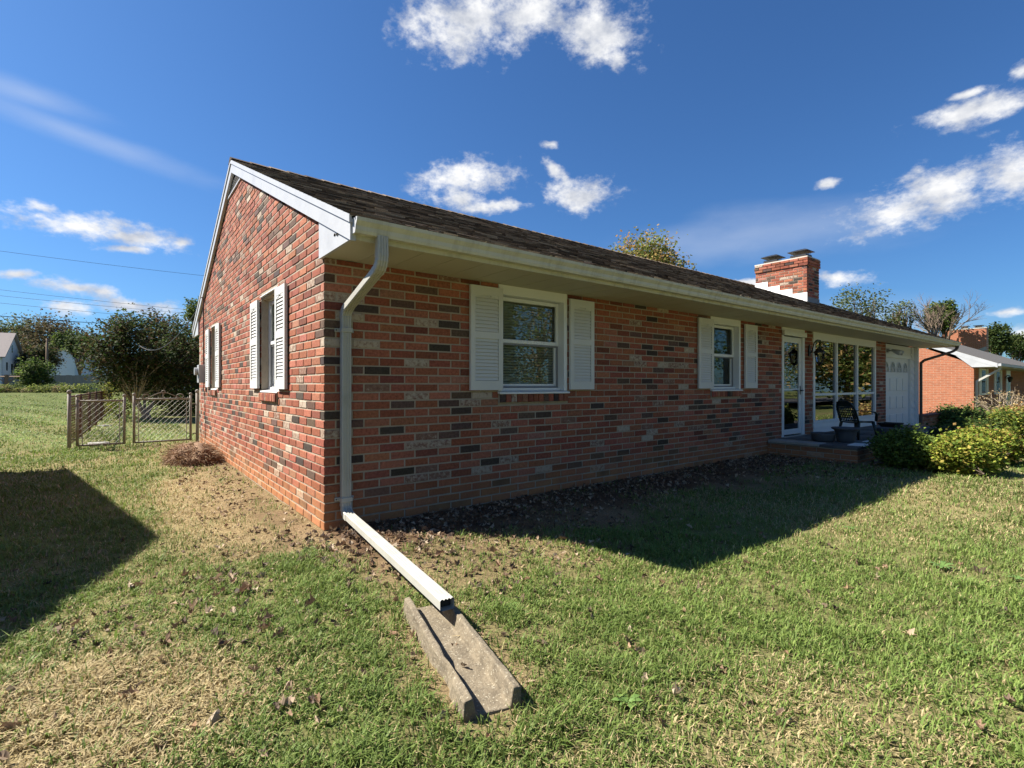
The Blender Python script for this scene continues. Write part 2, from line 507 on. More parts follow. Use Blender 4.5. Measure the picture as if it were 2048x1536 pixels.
_m = nnode(_nt, 'ShaderNodeMix', data_type='RGBA'); _m.inputs[7].default_value = (.42, .38, .29, 1)
_nt.links.new(_r.outputs[0], _m.inputs[0]); _nt.links.new(_src, _m.inputs[6]); _nt.links.new(_m.outputs[2], _b.inputs['Base Color'])
M_CONCL = plain('porch_concrete', (.36, .34, .30), .15, 10, .9, .4, 60, dirt=(.16, .15, .13), dscale=4, damt=.5)
M_PLASTIC = plain('chair_plastic', (.012, .02, .016), .2, 8, .35)
M_POT = plain('pot_glaze', (.075, .08, .085), .3, 9, .55, .2, 30, dirt=(.15, .15, .14), dscale=6, damt=.5)
M_GALV = plain('galvanised', (.25, .225, .19), .2, 12, .75, .1, 60, metal=0, dirt=(.17, .10, .06), dscale=6, damt=.7)
M_MESH = plain('zinc_wire', (.40, .385, .34), .15, 12, .6)
M_RUST = plain('rusty_steel', (.17, .085, .05), .35, 14, .85, .3, 60, dirt=(.10, .05, .035), dscale=5, damt=.6)
M_BARK = plain('bark', (.17, .125, .09), .35, 14, .95, .8, 30, stretch=(1, 1, .25))
M_PALEBARK = plain('pale_bark', (.36, .29, .21), .3, 9, .8, .4, 25, stretch=(1, 1, .3))
M_LEAF = attr_mat('leaf', .72, .35, .14)
M_GRASS = attr_mat('grass_blade', .6, .3, .25)
M_DEAD = attr_mat('dead_leaf', .8, .15, .2, 60, .35)
M_SHINGLE = attr_mat('shingle', .95, 0, .1, 150, .45, .4)
M_ROOFDECK = plain('roof_felt', (.05, .045, .042), .3, 20, .95)
M_GROUND = attr_mat('soil', .98, 0, .05, 55, .45, .9)
M_SIDEW = plain('white_siding', (.70, .71, .70), .05, 3, .6)
M_SIDEB = plain('blue_siding', (.52, .58, .64), .05, 3, .6)
M_ROOFGREY = plain('grey_shingle_roof', (.105, .098, .09), .35, 18, .95, .5, 40)
M_ROOFTAN = plain('tan_shingle_roof', (.30, .26, .24), .3, 14, .95, .5, 40)
M_NBRX = brick_tex('neighbour_brick_front', 'X', (.36, .125, .062), (.30, .10, .05), (.36, .27, .20))
M_NBRY = brick_tex('neighbour_brick_gable', 'Y', (.37, .125, .06), (.30, .10, .048), (.40, .30, .22))
M_POLE = plain('pole_wood', (.21, .14, .09), .3, 6, .9, .3, 30, stretch=(1, 1, .1))
M_WIRE = plain('cable_black', (.02, .02, .022), .1, 5, .6)
M_CARP = plain('car_paint', (.45, .47, .50), .03, 3, .25, spec=.6)
M_RUBBER = plain('rubber', (.02, .02, .02), .2, 20, .8)
M_ASPH = plain('asphalt', (.055, .055, .058), .3, 30, .9, .5, 120)
M_DRIVE = plain('driveway_asphalt', (.07, .07, .07), .3, 20, .9, .5, 90)
M_REDSIGN = plain('sign_red', (.55, .03, .03), .05, 4, .4)
M_WOODG = plain('grey_fence_wood', (.27, .26, .245), .25, 5, .9, .3, 30, stretch=(1, 1, .15))
M_TILE = plain('white_tile', (.68, .67, .63), .08, 8, .6, dirt=(.42, .40, .36), dscale=8, damt=.5)
M_METER = plain('meter_grey', (.33, .34, .35), .08, 8, .5)

# ------------------------------------------------------------------ the ground
HX1, HD = 17.1, 8.4                       # house length (X) and depth (Y)
SPL = (np.array([-.165, -2.39]), np.array([-.215, -.977]))   # splash block centre and direction


def seg_axis():
    xs = np.concatenate([np.linspace(-120, -14, 34), np.linspace(-13, -5, 28), np.linspace(-4.8, 10, 260), np.linspace(10.2, 24, 60), np.linspace(25, 160, 50)])
    ys = np.concatenate([np.linspace(-140, -14, 34), np.linspace(-13, -5.2, 40), np.linspace(-5, 9, 240), np.linspace(9.2, 30, 70), np.linspace(31, 70, 50), np.linspace(72, 420, 40)])
    return xs, ys


def zones(x, y):
    """bare: soil shows, straw: dead pale grass, both 0..1"""
    n = fbm(x, y, 1.7, 4, 4); n2_ = fbm(x, y, 5.5, 6, 3)
    front = sstep(1.75, .75, -y + (n - .5) * 1.6) * (y < .3) * sstep(-.25, .1, x) * sstep(9.5, 7.6, x)
    fore = sstep(2.3, 1.3, -y + (n - .5) * 1.2) * (y < .3) * sstep(-.35, .0, x) * sstep(2.5, 1.1, x) * .74
    side = sstep(1.15, .25, -x + (n - .5) * .7) * (y > -.4) * (y < 8.4) * sstep(.2, 0, x) * .8
    spl_d = np.abs((x - SPL[0][0]) * SPL[1][1] - (y - SPL[0][1]) * SPL[1][0])
    spl_l = np.abs((x - SPL[0][0]) * SPL[1][0] + (y - SPL[0][1]) * SPL[1][1])
    spl = sstep(.42, .16, spl_d) * sstep(.75, .45, spl_l) * .7
    spots = sstep(.62, .74, fbm(x, y, 1.3, 9, 4)) * .42 * (y < 9)
    bare = np.clip(np.maximum.reduce([front, fore, side * .95, spl, spots]) * (.65 + .7 * n2_), 0, 1)
    patch = sstep(1.1, .3, np.hypot((x + 1.55) / 1.0, (y + 2.0) / .75)) * .95
    patch2 = sstep(1.2, .4, np.hypot((x + .75) / .5, (y - 1.7) / 2.3)) * .7
    straw = np.clip(.11 + (fbm(x, y, .9, 12, 4) - .45) * 1.5 + np.maximum(patch, patch2) + side * .5 + fore * .4, 0.03, .96)
    straw = np.where(y > 9, np.clip(straw * .45, 0, .35), straw)
    return bare, straw


def ground():
    xs, ys = seg_axis()
    X, Y = np.meshgrid(xs, ys)
    Z = terrain(X, Y)
    bare, straw = zones(X, Y)
    v = np.stack([X.ravel(), Y.ravel(), Z.ravel()], 1)
    nx, ny = len(xs), len(ys)
    i = (np.arange(ny - 1)[:, None] * nx + np.arange(nx - 1)[None, :]).ravel()
    q = np.stack([i, i + 1, i + nx + 1, i + nx], 1)
    b, s = bare.ravel()[:, None], straw.ravel()[:, None]
    soil = np.array([.115, .072, .044]); sand = np.array([.25, .175, .10]); thatch = np.array([.155, .155, .06]); strawc = np.array([.31, .245, .125])
    n = fbm(X, Y, 2.3, 15, 4).ravel()[:, None]
    fs = np.maximum(sstep(.35, 1.4, -Y), sstep(.1, -.05, X)).ravel()[:, None]
    soilc = soil * (1 - sstep(.35, .7, n * .6 + fs * .35)) + sand * sstep(.35, .7, n * .6 + fs * .35)
    base = thatch * (1 - s) + strawc * s
    far = sstep(13, 40, np.hypot(X + 1.4, Y + 4.4)).ravel()[:, None]
    base = base * (1 - far) + np.array([.115, .135, .045]) * (.85 + .5 * (n - .5)) * far
    c = base * (1 - b) + soilc * b
    o = np_mesh('ground', v, q, M_GROUND, None, c.astype(np.float32), 4, True)
    return tag(o, 'lawn soil and thin turf around the brick house', kind='structure')


ground()

# ------------------------------------------------------------------ grass
def in_house(x, y):
    return ((x > -.03) & (x < HX1 + .1) & (y > -.03) & (y < HD + .1)) | ((x > 7.9) & (x < 14.3) & (y > -1.52) & (y < .1)) | ((x > 14.4) & (x < 17.3) & (y < .1) & (y > -14)) \
        | ((x > -200) & (x < -4.2) & (y > 0) & (y < 8)) | ((y < -14) & (y > -20.5))


def grass():
    r = np.random.default_rng(21)
    out_v, out_c = [], []
    bands = [(1.2, 2.2, 19000), (2.2, 3.2, 15000), (3.2, 4.5, 9000), (4.5, 6.5, 3900), (6.5, 9, 1900), (9, 13, 850), (13, 19, 330), (19, 28, 140), (28, 42, 50), (42, 62, 18)]
    for r0, r1, dn in bands:
        th = rad(57)
        n = int(dn * th * (r1 * r1 - r0 * r0))
        d = np.sqrt(r.random(n) * (r1 * r1 - r0 * r0) + r0 * r0)
        a = (r.random(n) * 2 - 1) * th
        x = CAM[0] + d * (math.e * 0 + FWD[0] * np.cos(a) + RGT[0] * np.sin(a)); y = CAM[1] + d * (FWD[1] * np.cos(a) + RGT[1] * np.sin(a))
        bare, straw = zones(x, y)
        tuft = fbm(x, y, 9, 31, 2)
        keep = ~in_house(x, y) & ~((x > .1) & (y > 0) & (x < 24)) & (r.random(n) > bare * 1.02) & (r.random(n) < .35 + 1.3 * sstep(.3, .62, tuft))
        sd = np.abs((x - SPL[0][0]) * SPL[1][1] - (y - SPL[0][1]) * SPL[1][0]); sl = np.abs((x - SPL[0][0]) * SPL[1][0] + (y - SPL[0][1]) * SPL[1][1])
        keep &= ~((sd < .12) & (sl < .50))
        x, y, d, straw, tuft, bare = x[keep], y[keep], d[keep], straw[keep], tuft[keep], bare[keep]
        n = len(x)
        z = terrain(x, y) - .004
        grow = np.maximum(1, d / 5.0)
        isst = r.random(n) < straw * .85 + .06
        clumpy = sstep(.52, .72, fbm(x, y, 3.1, 51, 3))
        h = (.020 + .036 * r.random(n) ** 1.4 + .02 * (tuft - .5) + .024 * clumpy) * np.where(isst, .85, 1.0) * np.where(d > 9, .95, 1) * (1 + .25 * (grow - 1).clip(0, 2))
        tall = r.random(n) < .02; h = np.where(tall & ~isst, h * 1.6, h)
        w = (.0017 + .0016 * r.random(n)) * grow * np.where(r.random(n) < .06, 1.8, 1)
        ang = r.random(n) * 2 * np.pi; lean = (.25 + .95 * r.random(n)) * np.where(isst, 1.45, 1.0)
        dx, dy = np.cos(ang), np.sin(ang); px, py = -dy, dx
        b = np.stack([x, y, z], 1)
        mid = b + np.stack([dx * h * lean * .35, dy * h * lean * .35, h * .62 / np.sqrt(1 + lean * lean * .3)], 1)
        tip = b + np.stack([dx * h * lean, dy * h * lean, h / np.sqrt(1 + lean * lean)], 1)
        sw = np.stack([px * w, py * w, 0 * w], 1)
        v = np.stack([b - sw, b + sw, mid + sw * .9, mid - sw * .9, tip], 1)
        g1, g2, g3 = np.array([.14, .21, .043]), np.array([.225, .28, .07]), np.array([.078, .138, .032])
        s1, s2 = np.array([.50, .41, .22]), np.array([.36, .275, .14])
        t = r.random(n)[:, None]; u = r.random(n)[:, None]
        big = fbm(x, y, .55, 41, 3)[:, None]
        gc = (g1 * (1 - t) + g2 * t) * (1 - u * .5) + g3 * u * .5
        gc = gc * (.72 + .6 * big)
        back = (y > 9)[:, None]
        stripe = sstep(.35, .65, .5 + .5 * np.sin((x * .96 + y * .28) * 2 * np.pi / 2.0))[:, None]
        gc = np.where(back, gc * (.95 + .35 * stripe) + stripe * np.array([.09, .095, .07]), gc)
        scx = s1 * t + s2 * (1 - t)
        c = np.where(isst[:, None], scx, gc) * (.8 + .4 * r.random(n)[:, None])
        out_v.append(v.reshape(-1, 3)); out_c.append(np.repeat(c, 5, 0))
    v = np.concatenate(out_v); c = np.concatenate(out_c)
    n = len(v) // 5
    base = np.arange(n)[:, None] * 5
    f = (base[:, :, None] + np.array([[0, 1, 2], [0, 2, 3], [3, 2, 4]])[None]).reshape(-1, 3)
    o = np_mesh('grass', v, f, M_GRASS, None, c.astype(np.float32), 3)
    print('grass blades', n)
    return tag(o, 'short mown lawn grass, green mixed with dry straw', 'grass', kind='stuff')


grass()

# ------------------------------------------------------------------ the brick house
BC, BL, BJ = .0794, .254, .0125      # course height, brick pitch, joint
SOF = 2.356                          # soffit height
EY = -.78                            # eave line of the roof
SL = .431
RIDGE_Y = HD / 2
def roof_z(y):
    return 2.512 + SL * ((y if y < RIDGE_Y else 2 * RIDGE_Y - y) - EY)


house = thing('brick_house', (8.5, 4.2, 0), 'single-storey red brick ranch house with white louvred shutters and a brown shingle roof', 'house')

PAL = [((.30, .100, .060), 44), ((.345, .128, .078), 26), ((.262, .084, .050), 16), ((.19, .064, .042), 7), ((.125, .076, .057), 7), ((.068, .050, .040), 8), ((.33, .155, .10), 4)]


def brick_colour(rnd, dark=1.0):
    t = rnd.random()
    if t < .085: return (.22, .12, .085, rnd.uniform(.40, .64))      # whitewashed
    ws = [w * (dark if i in (4, 5) else 1) for i, (c, w) in enumerate(PAL)]
    k = rnd.choices(range(len(PAL)), ws)[0]
    c = np.array(PAL[k][0]) * rnd.uniform(.82, 1.18) * np.array([1, rnd.uniform(.92, 1.1), rnd.uniform(.9, 1.12)])
    return (*c, .0 if rnd.random() > .12 else .28)


def unit_brick(seed):
    """local: x 0..w, front at y=0 facing -y, z 0..h"""
    r = random.Random(seed)
    j = lambda s: r.uniform(-s, s)
    cx, cz = .022, .07
    v = [(cx + j(.006), j(.012), cz + j(.02)), (1 - cx + j(.006), j(.012), cz + j(.02)), (1 - cx + j(.006), j(.012), 1 - cz + j(.02)), (cx + j(.006), j(.012), 1 - cz + j(.02)),
         (j(.003), .07, j(.015)), (1 + j(.003), .07, j(.015)), (1 + j(.003), .07, 1 + j(.015)), (j(.003), .07, 1 + j(.015)),
         (0, 1, 0), (1, 1, 0), (1, 1, 1), (0, 1, 1)]
    f = [(0, 1, 2, 3)] + [(4 + i, 4 + (i + 1) % 4, (i + 1) % 4, i) for i in range(4)] + [(8 + i, 8 + (i + 1) % 4, 4 + (i + 1) % 4, 4 + i) for i in range(4)]
    return v, f


UB = [unit_brick(s) for s in range(6)]
UBM = []
for v_, f_ in UB:
    me = bpy.data.meshes.new('brick'); me.from_pydata(v_, [], f_); me.materials.append(M_BRO); me.update(); UBM.append(me)


def brick_matrix(loc, w, d, h, rotz, tilt=0):
    return Matrix.LocRotScale(Vector(loc), Euler((0, tilt, rotz)), Vector((w, d, h)))


class Bricks:
    """brick list; the largest in view become objects, the rest one joined part"""
    def __init__(s): s.items = []

    def add(s, loc, w, h, rotz, parent, rnd, d=.095, dark=1.0, col=None):
        k = rnd.randrange(6)
        M_ = brick_matrix(loc, w, d, h, rotz, rnd.uniform(-.004, .004))
        s.items.append((M_, k, col or brick_colour(rnd, dark), parent))

    def area(s, it):
        p = [proj(it[0] @ Vector(c)) for c in ((0, 0, 0), (1, 0, 0), (1, 0, 1), (0, 0, 1))]
        if min(q[2] for q in p) < .1: return 0
        a = 0
        for i in range(4):
            x0, y0, _ = p[i]; x1, y1, _ = p[(i + 1) % 4]; a += x0 * y1 - x1 * y0
        if not (0 < p[0][0] < 2048 and 0 < p[0][1] < 1536): return 0
        return abs(a)

    def emit(s, singles, part_name='bricks'):
        its = sorted(s.items, key=s.area, reverse=True)
        for M_, k, c, par in its[:singles]:
            o = bpy.data.objects.new('brick', UBM[k]); COL.objects.link(o)
            o.parent = par; o.matrix_basis = M_
            if par.type == 'EMPTY': o.matrix_parent_inverse = Matrix.Translation(-Vector(par.location))
            o.color = c
        by = {}
        for it in its[singles:]: by.setdefault(it[3], []).append(it)
        for par, l in by.items():
            V, Fq, Cc = [], [], []
            for M_, k, c, _ in l:
                b = len(V); uv, uf = UB[k]
                V += [tuple(M_ @ Vector(p)) for p in uv]; Cc += [c] * len(uv)
                Fq += [tuple(b + i for i in f) for f in uf]
            o = np_mesh(part_name, np.array(V), np.array(Fq), M_BRJ, par, np.array(Cc, np.float32), 4)
            o["kind"] = "stuff"


def fmap(u, o, w): return (u, -o, w)          # front wall: u = X, o = outward (-Y)
def lmap(u, o, w): return (-o, u, w)          # gable wall: u = Y, o = outward (-X)


def wall_core(mb, m, u0, u1, w0, w1, holes, face=-.005, back=-.2):
    us = sorted({u0, u1, *[h[0] for h in holes], *[h[1] for h in holes]})
    for a, b in zip(us[:-1], us[1:]):
        segs = [(w0, w1)]
        for h in holes:
            if h[0] <= a + 1e-6 and h[1] >= b - 1e-6:
                ns = []
                for s0, s1 in segs:
                    if h[2] > s0: ns.append((s0, min(s1, h[2])))
                    if h[3] < s1: ns.append((max(s0, h[3]), s1))
                segs = [q for q in ns if q[1] - q[0] > 1e-4]
        for s0, s1 in segs: mb.box((a, back, s0), (b, face, s1), m)


W1 = (1.86, 2.88); W2 = (6.04, 6.96); WZ = (1.19, 2.33)
G1 = (1.58, 2.42); G2 = (5.93, 6.62)
DOOR = (8.5, 9.42); PIC = (9.88, 13.56); GAR = (14.3, HX1)

mb = MB(); wall_core(mb, fmap, 0.0056, GAR[0], -.3, SOF - .004, [(*W1, WZ[0], 3), (*W2, WZ[0], 3), (*DOOR, .25, 3), (*PIC, .45, 3)])
front_wall = mb.build('wall', M_MORTAR, house)
mb = MB(); wall_core(mb, lmap, 0.2, HD, -.3, 2.31, [(*G1, *WZ), (*G2, *WZ)])
mb.prism([(.005, 0.0052, 2.31), (.005, HD, 2.31), (.005, HD - .05, 2.62), (.005, RIDGE_Y, roof_z(RIDGE_Y) - .24), (.005, .05, 2.62)], (.18, 0, 0))
mb.box((.0052, .0054, -.3), (.2, .2, 2.31))
gable_wall = mb.build('gable_wall', M_MORTAR, house)
mb = MB(); mb.box((.0, HD - .2, -.3), (HX1, HD - .01, SOF)); mb.box((HX1 - .2, .37, -.3), (HX1, HD - .3, SOF))
mb.prism([(HX1 - .01, .05, SOF + .03), (HX1 - .01, HD - .05, SOF + .03), (HX1 - .01, RIDGE_Y, roof_z(RIDGE_Y) - .1)], (-.18, 0, 0))
mb.build('rear_wall', M_MORTAR, house)

BR = Bricks()
rb = random.Random(3)


def lay(u_start, u_end, holes, zmax, m, parent, corner, k0=-3, zfun=None, kmax=80, far_end=False):
    for k in range(k0, kmax):
        z0 = k * BC + BJ / 2; z1 = z0 + BC - BJ
        if z0 > zmax - .02: break
        z1 = min(z1, zmax - .003)
        # front starts with a stretcher on even courses, the gable on odd ones
        lead = (k % 2 == 0) if corner == 'front' else (k % 2 == 1)
        if corner: u = u_start if lead else u_start + .095 + BJ
        else: u = u_start - (BL / 2 if k % 2 else 0)
        while u < u_end - .03:
            w = BL - BJ
            a, b = max(u, u_start), min(u + w, u_end)
            pieces = [(a, b)]
            for h in holes:
                if z1 > h[2] + .012 and z0 < h[3] - .012:
                    np_ = []
                    for (p, q) in pieces:
                        if h[0] - .004 > p: np_.append((p, min(q, h[0] - .004)))
                        if h[1] + .004 < q: np_.append((max(p, h[1] + .004), q))
                    pieces = np_
            for (p, q) in pieces:
                if q - p < .028: continue
                if zfun and (z1 > zfun(p) or z1 > zfun(q)): continue
                out = rb.uniform(-.0012, .0028)
                dk = 1.5 if (k > 9 and k < 14) else 1.0
                if m is fmap: BR.add((p, -out, z0), q - p, z1 - z0, 0, parent, rb, dark=dk)
                else: BR.add((-out, q, z0), q - p, z1 - z0, -math.pi / 2, parent, rb, dark=dk)
            u += BL


SBZ = 1.062   # bottom of the brick sills
lay(0, DOOR[0] - .02, [(*W1, SBZ, 3), (*W2, SBZ, 3)], SOF, fmap, front_wall, 'front')
lay(DOOR[1] + .03, PIC[0] - .02, [], SOF, fmap, front_wall, None)
lay(PIC[1] + .02, GAR[0] - .01, [], SOF, fmap, front_wall, None)
lay(PIC[0] - .02, PIC[1] + .02, [], .3, fmap, front_wall, None)
lay(DOOR[0] - .02, DOOR[1] + .03, [], .2, fmap, front_wall, None)
VENTZ = 4.20
lay(0, HD, [(*G1, SBZ, WZ[1]), (*G2, SBZ, WZ[1]), (RIDGE_Y - .5, RIDGE_Y + .5, VENTZ, 5)], 4.6, lmap, gable_wall, 'gable', zfun=lambda u: roof_z(u) - .095)
BR.emit(300)

# gable vent
mb = MB()
zt = roof_z(RIDGE_Y) - .16
for k in range(5):
    z = VENTZ + .03 + k * .032
    hw = max(.02, (zt - z) / SL)
    mb.add([(-.012, RIDGE_Y - hw, z), (-.012, RIDGE_Y + hw, z), (.03, RIDGE_Y + hw, z + .026), (.03, RIDGE_Y - hw, z + .026)], [(0, 1, 2, 3)])
vent = mb.build('gable_vent', M_TRIM, house, recalc=False)
MB().box((-.02, RIDGE_Y - .56, VENTZ), (.02, RIDGE_Y + .56, VENTZ + .022)).build('sill', M_TRIM, vent)

# roof deck, soffit, fascia, rake boards
RX0, RX1 = -.055, 17.62
mb = MB()
def deck(y): return roof_z(y) - .012
poly = [(RX0 + .012, EY + .01, deck(EY) - .02), (RX0 + .012, EY + .01, deck(EY)), (RX0 + .012, RIDGE_Y, deck(RIDGE_Y)), (RX0 + .012, HD - EY - .01, deck(EY)), (RX0 + .012, HD - EY - .01, deck(EY) - .02), (RX0 + .012, RIDGE_Y, deck(RIDGE_Y) - .03)]
mb.prism(poly, (RX1 - RX0 - .024, 0, 0))
roof = mb.build('roof', M_ROOFDECK, house)

SHC = [(.095, .072, .054), (.16, .120, .088), (.23, .178, .132), (.31, .25, .185), (.06, .047, .038), (.40, .33, .25)]


def shingles(front):
    r = random.Random(5 if front else 6)
    V, Fq, Cc = [], [], []
    ln = math.hypot(RIDGE_Y - EY, SL * (RIDGE_Y - EY)); ex = .14
    n = int(ln / ex) + 1
    cy, cz = (RIDGE_Y - EY) / ln, SL * (RIDGE_Y - EY) / ln
    for k in range(n):
        s0, s1 = k * ex - .012, min(ln, (k + 1) * ex + .02)
        x = RX0 - .008
        while x < RX1:
            w = r.choice((.10, .14, .19, .24, .30)) * (1 if front else 2.5)
            x1 = min(x + w, RX1 + .008)
            thick = r.random() < .5
            t = (.011 if thick else .005) + r.uniform(-.001, .002); lift = r.uniform(0, .003)
            sj = s0 + r.uniform(-.004, .004) + (0 if thick else .012)
            col = np.array(r.choice(SHC[:2] if not thick else SHC[:4])) * r.uniform(.8, 1.25)
            b = len(V)
            for (s_, hh) in ((sj, 0), (sj, t + .006 + lift), (s1, .002)):
                for xx in (x, x1):
                    yy = EY + s_ * cy; zz = roof_z(EY) - .012 + s_ * cz
                    V.append((xx, (yy - hh * cz) if front else (HD - yy + hh * cz), zz + hh * cy))
            Fq += [(b, b + 1, b + 3, b + 2), (b + 2, b + 3, b + 5, b + 4)]
            Cc += [(*col, 1)] * 6
            x = x1
    o = np_mesh('shingles', np.array(V), np.array(Fq), M_SHINGLE, roof, np.array(Cc, np.float32), 4)
    o["kind"] = "stuff"


shingles(True); shingles(False)
mb = MB(); rr = random.Random(2); x = RX0 - .01
V, Fq, Cc = [], [], []
while x < RX1:
    x1 = min(x + .27, RX1 + .01); z = roof_z(RIDGE_Y) + .012; b = len(V); c = (*np.array(SHC[rr.choice((0, 1, 2))]) * rr.uniform(.8, 1.2), 1)
    for xx, dz in ((x, .012), (x1 + .02, .0)):
        for yy, zz in ((-.15, -SL * .15), (0, .01), (.15, -SL * .15)): V.append((xx, RIDGE_Y + yy, z + zz + dz))
    for (a, d) in ((0, 1), (1, 2)): Fq.append((b + a, b + d, b + d + 3, b + a + 3))
    Fq.append((b, b + 1, b + 2, b + 2)); Cc += [c] * 6; x = x1
V += []; 
me = bpy.data.meshes.new('ridge_cap'); me.from_pydata(V, [], [tuple(dict.fromkeys(f)) for f in Fq]); me.materials.append(M_SHINGLE)
a_ = me.attributes.new('col', 'FLOAT_COLOR', 'POINT'); a_.data.foreach_set('color', np.array(Cc, np.float32).ravel()); put('ridge_cap', me, roof)

def rake(sign, xo, xi, t0, t1, name, par, y_end):
    """board under the roof edge along one slope, from t0 to t1 below the roof surface (vertical)"""
    ye = y_end
    q = [(xo, ye, roof_z(ye) - t0), (xo, RIDGE_Y, roof_z(RIDGE_Y) - t0), (xo, RIDGE_Y, roof_z(RIDGE_Y) - t1), (xo, ye, roof_z(ye) - t1)]
    if sign < 0: q = [(a, HD - b, c) for a, b, c in q]
    return MB().prism(q, (xi - xo, 0, 0)).build(name, M_TRIM, par)


for sg in (1, -1):
    fb = rake(sg, -.048, -.004, .062, .20, 'rake_board', house, EY + .03)
    rake(sg, -.062, -.03, .008, .066, 'rake_trim', fb, EY + .01)
rake(1, RX1 - .03, RX1 + .012, .01, .2, 'rake_board', house, EY + .03)
# boxed eave return at the gable corner
def ret(x, dx, mir=False):
    q = [(x, .045, SOF - .012), (x, EY + .075, SOF - .012), (x, EY + .06, SOF + .03), (x, .045, roof_z(.045) - .19)]
    if mir: q = [(a, HD - b, c) for a, b, c in q]
    return MB().prism(q, (dx, 0, 0)).build('eave_return', M_TRIM, house)


ret(-.03, .028); ret(-.03, .028, True)
MB().tube([(-.033, -.36, 2.445), (-.036, -.375, 2.462), (-.036, -.40, 2.455), (-.036, -.42, 2.44), (-.036, -.45, 2.452), (-.036, -.475, 2.445)], .005, 5).build('hook', M_BLACK, house, True)
# soffit boards
sof = MB().box((-.002, EY + .07, SOF - .002), (RX1, -.002, SOF + .02)).build('soffit', M_SOFFIT, house)
mbs = []
for i, x in enumerate(np.arange(.3, RX1, .305)):
    mb = MB().box((x, EY + .075, SOF - .006), (x + .297, -.004, SOF - .0025)); mb.build('panel', M_SOFFIT, sof)
MB().box((-.002, EY + .045, SOF - .018), (RX1, EY + .069, SOF + .13)).build('fascia', M_GUTTER, house)
MB().box((.0, EY - .02, roof_z(EY) - .03), (RX1, EY + .05, roof_z(EY) - .018)).build('drip_edge', plain('drip_edge', (.09, .088, .085), .2, 4, .5), house)
MB().box((HX1 - .1, -.0, SOF - .001), (RX1, HD, SOF + .02)).build('rake_soffit', M_SOFFIT, house)

# gutter (K profile) in front of the fascia
GY, GZ = EY + .043, 2.372
prof = [(0, .115), (0, 0), (-.068, 0), (-.078, .022), (-.082, .05), (-.108, .082), (-.112, .108), (-.104, .108), (-.104, .098), (-.100, .086), (-.074, .052), (-.070, .026), (-.064, .008), (-.006, .008), (-.006, .115)]
gx0, gx1 = -.03, 17.72
n = len(prof)
mb = MB()
mb.add([(x, GY + p[0], GZ + p[1]) for x in (gx0, gx1) for p in prof], [(k, (k + 1) % n, n + (k + 1) % n, n + k) for k in range(n)])
gut = mb.build('gutter', M_GUTTER, house)
for x in (gx0 - .003, gx1):
    MB().prism([(x, GY + p[0], GZ + p[1]) for p in prof[:7]], (.003, 0, 0)).build('end_cap', M_TRIM, gut)
for x in (4.9, 11.2):
    MB().prism([(x, GY + p[0] * 1.03 - .001, GZ - .002 + p[1]) for p in prof[:7]], (.035, 0, 0)).build('joint', M_GUTTER, gut)
mb = MB(); rl = random.Random(9)
for i in range(150):
    x = rl.uniform(.2, 17.5) if rl.random() < .6 else rl.gauss(5.2, 1.5); s = rl.uniform(.008, .022); y = GY - rl.uniform(.05, .1); z = GZ + .108 + rl.uniform(-.006, .01)
    mb.add([(x - s, y, z), (x, y - s * .5, z + s * .5), (x + s, y, z + rl.uniform(0, s)), (x, y + s * .5, z - .004)], [(0, 1, 2, 3)])
tw = mb.build('twigs', plain('gutter_debris', (.35, .30, .22), .5, 30, .9), gut, recalc=False); tw["kind"] = "stuff"

# downspouts
def ds_profile(a=.042, b=.031):
    p = []
    q = 7
    for i in range(q + 1):                      # front face with grooves
        x = -a + .007 + (2 * a - .014) * i / q
        p.append((x, -b)); 
        if i < q:
            xm = x + (2 * a - .014) / q
            p += [(x + .0005, -b), (x + .002, -b + .005), (xm - .002, -b + .005), (xm - .0005, -b)] if i % 2 else []
    return p + [(a, -b + .007), (a, b - .007), (a - .007, b), (-a + .007, b), (-a, b - .007), (-a, -b + .007)]


DP = ds_profile()


def arc(p0, p1, p2, n=9):
    p0, p1, p2 = map(np.array, (p0, p1, p2))
    return [tuple((1 - t) ** 2 * p0 + 2 * t * (1 - t) * p1 + t * t * p2) for t in np.linspace(0, 1, n)]


dx = .172
wy = -.045
MBd = MB().sweep(DP, [(dx, wy, 1.835), (dx, wy, .215)])
down = MBd.build('downspout', M_DOWN, house)
e1 = [(dx + .01, GY - .05, GZ + .01)] + arc((dx + .01, GY - .05, 2.235), (dx + .01, GY - .05, 2.155), (dx + .008, GY + .035, 2.13), 10)
e2 = arc((dx, wy - .085, 1.935), (dx, wy, 1.912), (dx, wy, 1.835), 11)
cr = [1.07 if i % 2 else .99 for i in range(11)]
MB().sweep(DP, e1, scales=cr).build('elbow', M_DOWN, down)
MB().sweep(DP, [e1[-1], e2[0]], scales=[.97, .97]).build('offset_pipe', M_DOWN, down)
MB().sweep(DP, e2, scales=cr).build('elbow', M_DOWN, down)
ext_end = np.array([-.075, -2.19, .142])
ext_st = np.array([dx - .01, -.19, .135])
e3 = arc((dx, wy, .235), (dx, wy, .13), tuple(ext_st), 11)
MB().sweep(DP, e3, scales=cr).build('elbow', M_DOWN, down)
mb = MB().sweep(DP, [tuple(ext_st), tuple(ext_end)], scales=[.94, .94], cap=False)
dirn = (ext_end - ext_st) / np.linalg.norm(ext_end - ext_st)
mb.sweep([(x * .97, y * .96) for x, y in DP][::-1], [tuple(ext_end - dirn * .06), tuple(ext_end)], cap=False, scales=[.93, .93])
ex = mb.build('extension', M_DOWN, down, recalc=False)
MB().sweep([(x * .9, y * .9) for x, y in DP], [tuple(ext_end - dirn * .05), tuple(ext_end - dirn * .045)]).build('pipe_inside', M_DARK, down)  # near-black plate stands in for the shade inside the pipe mouth
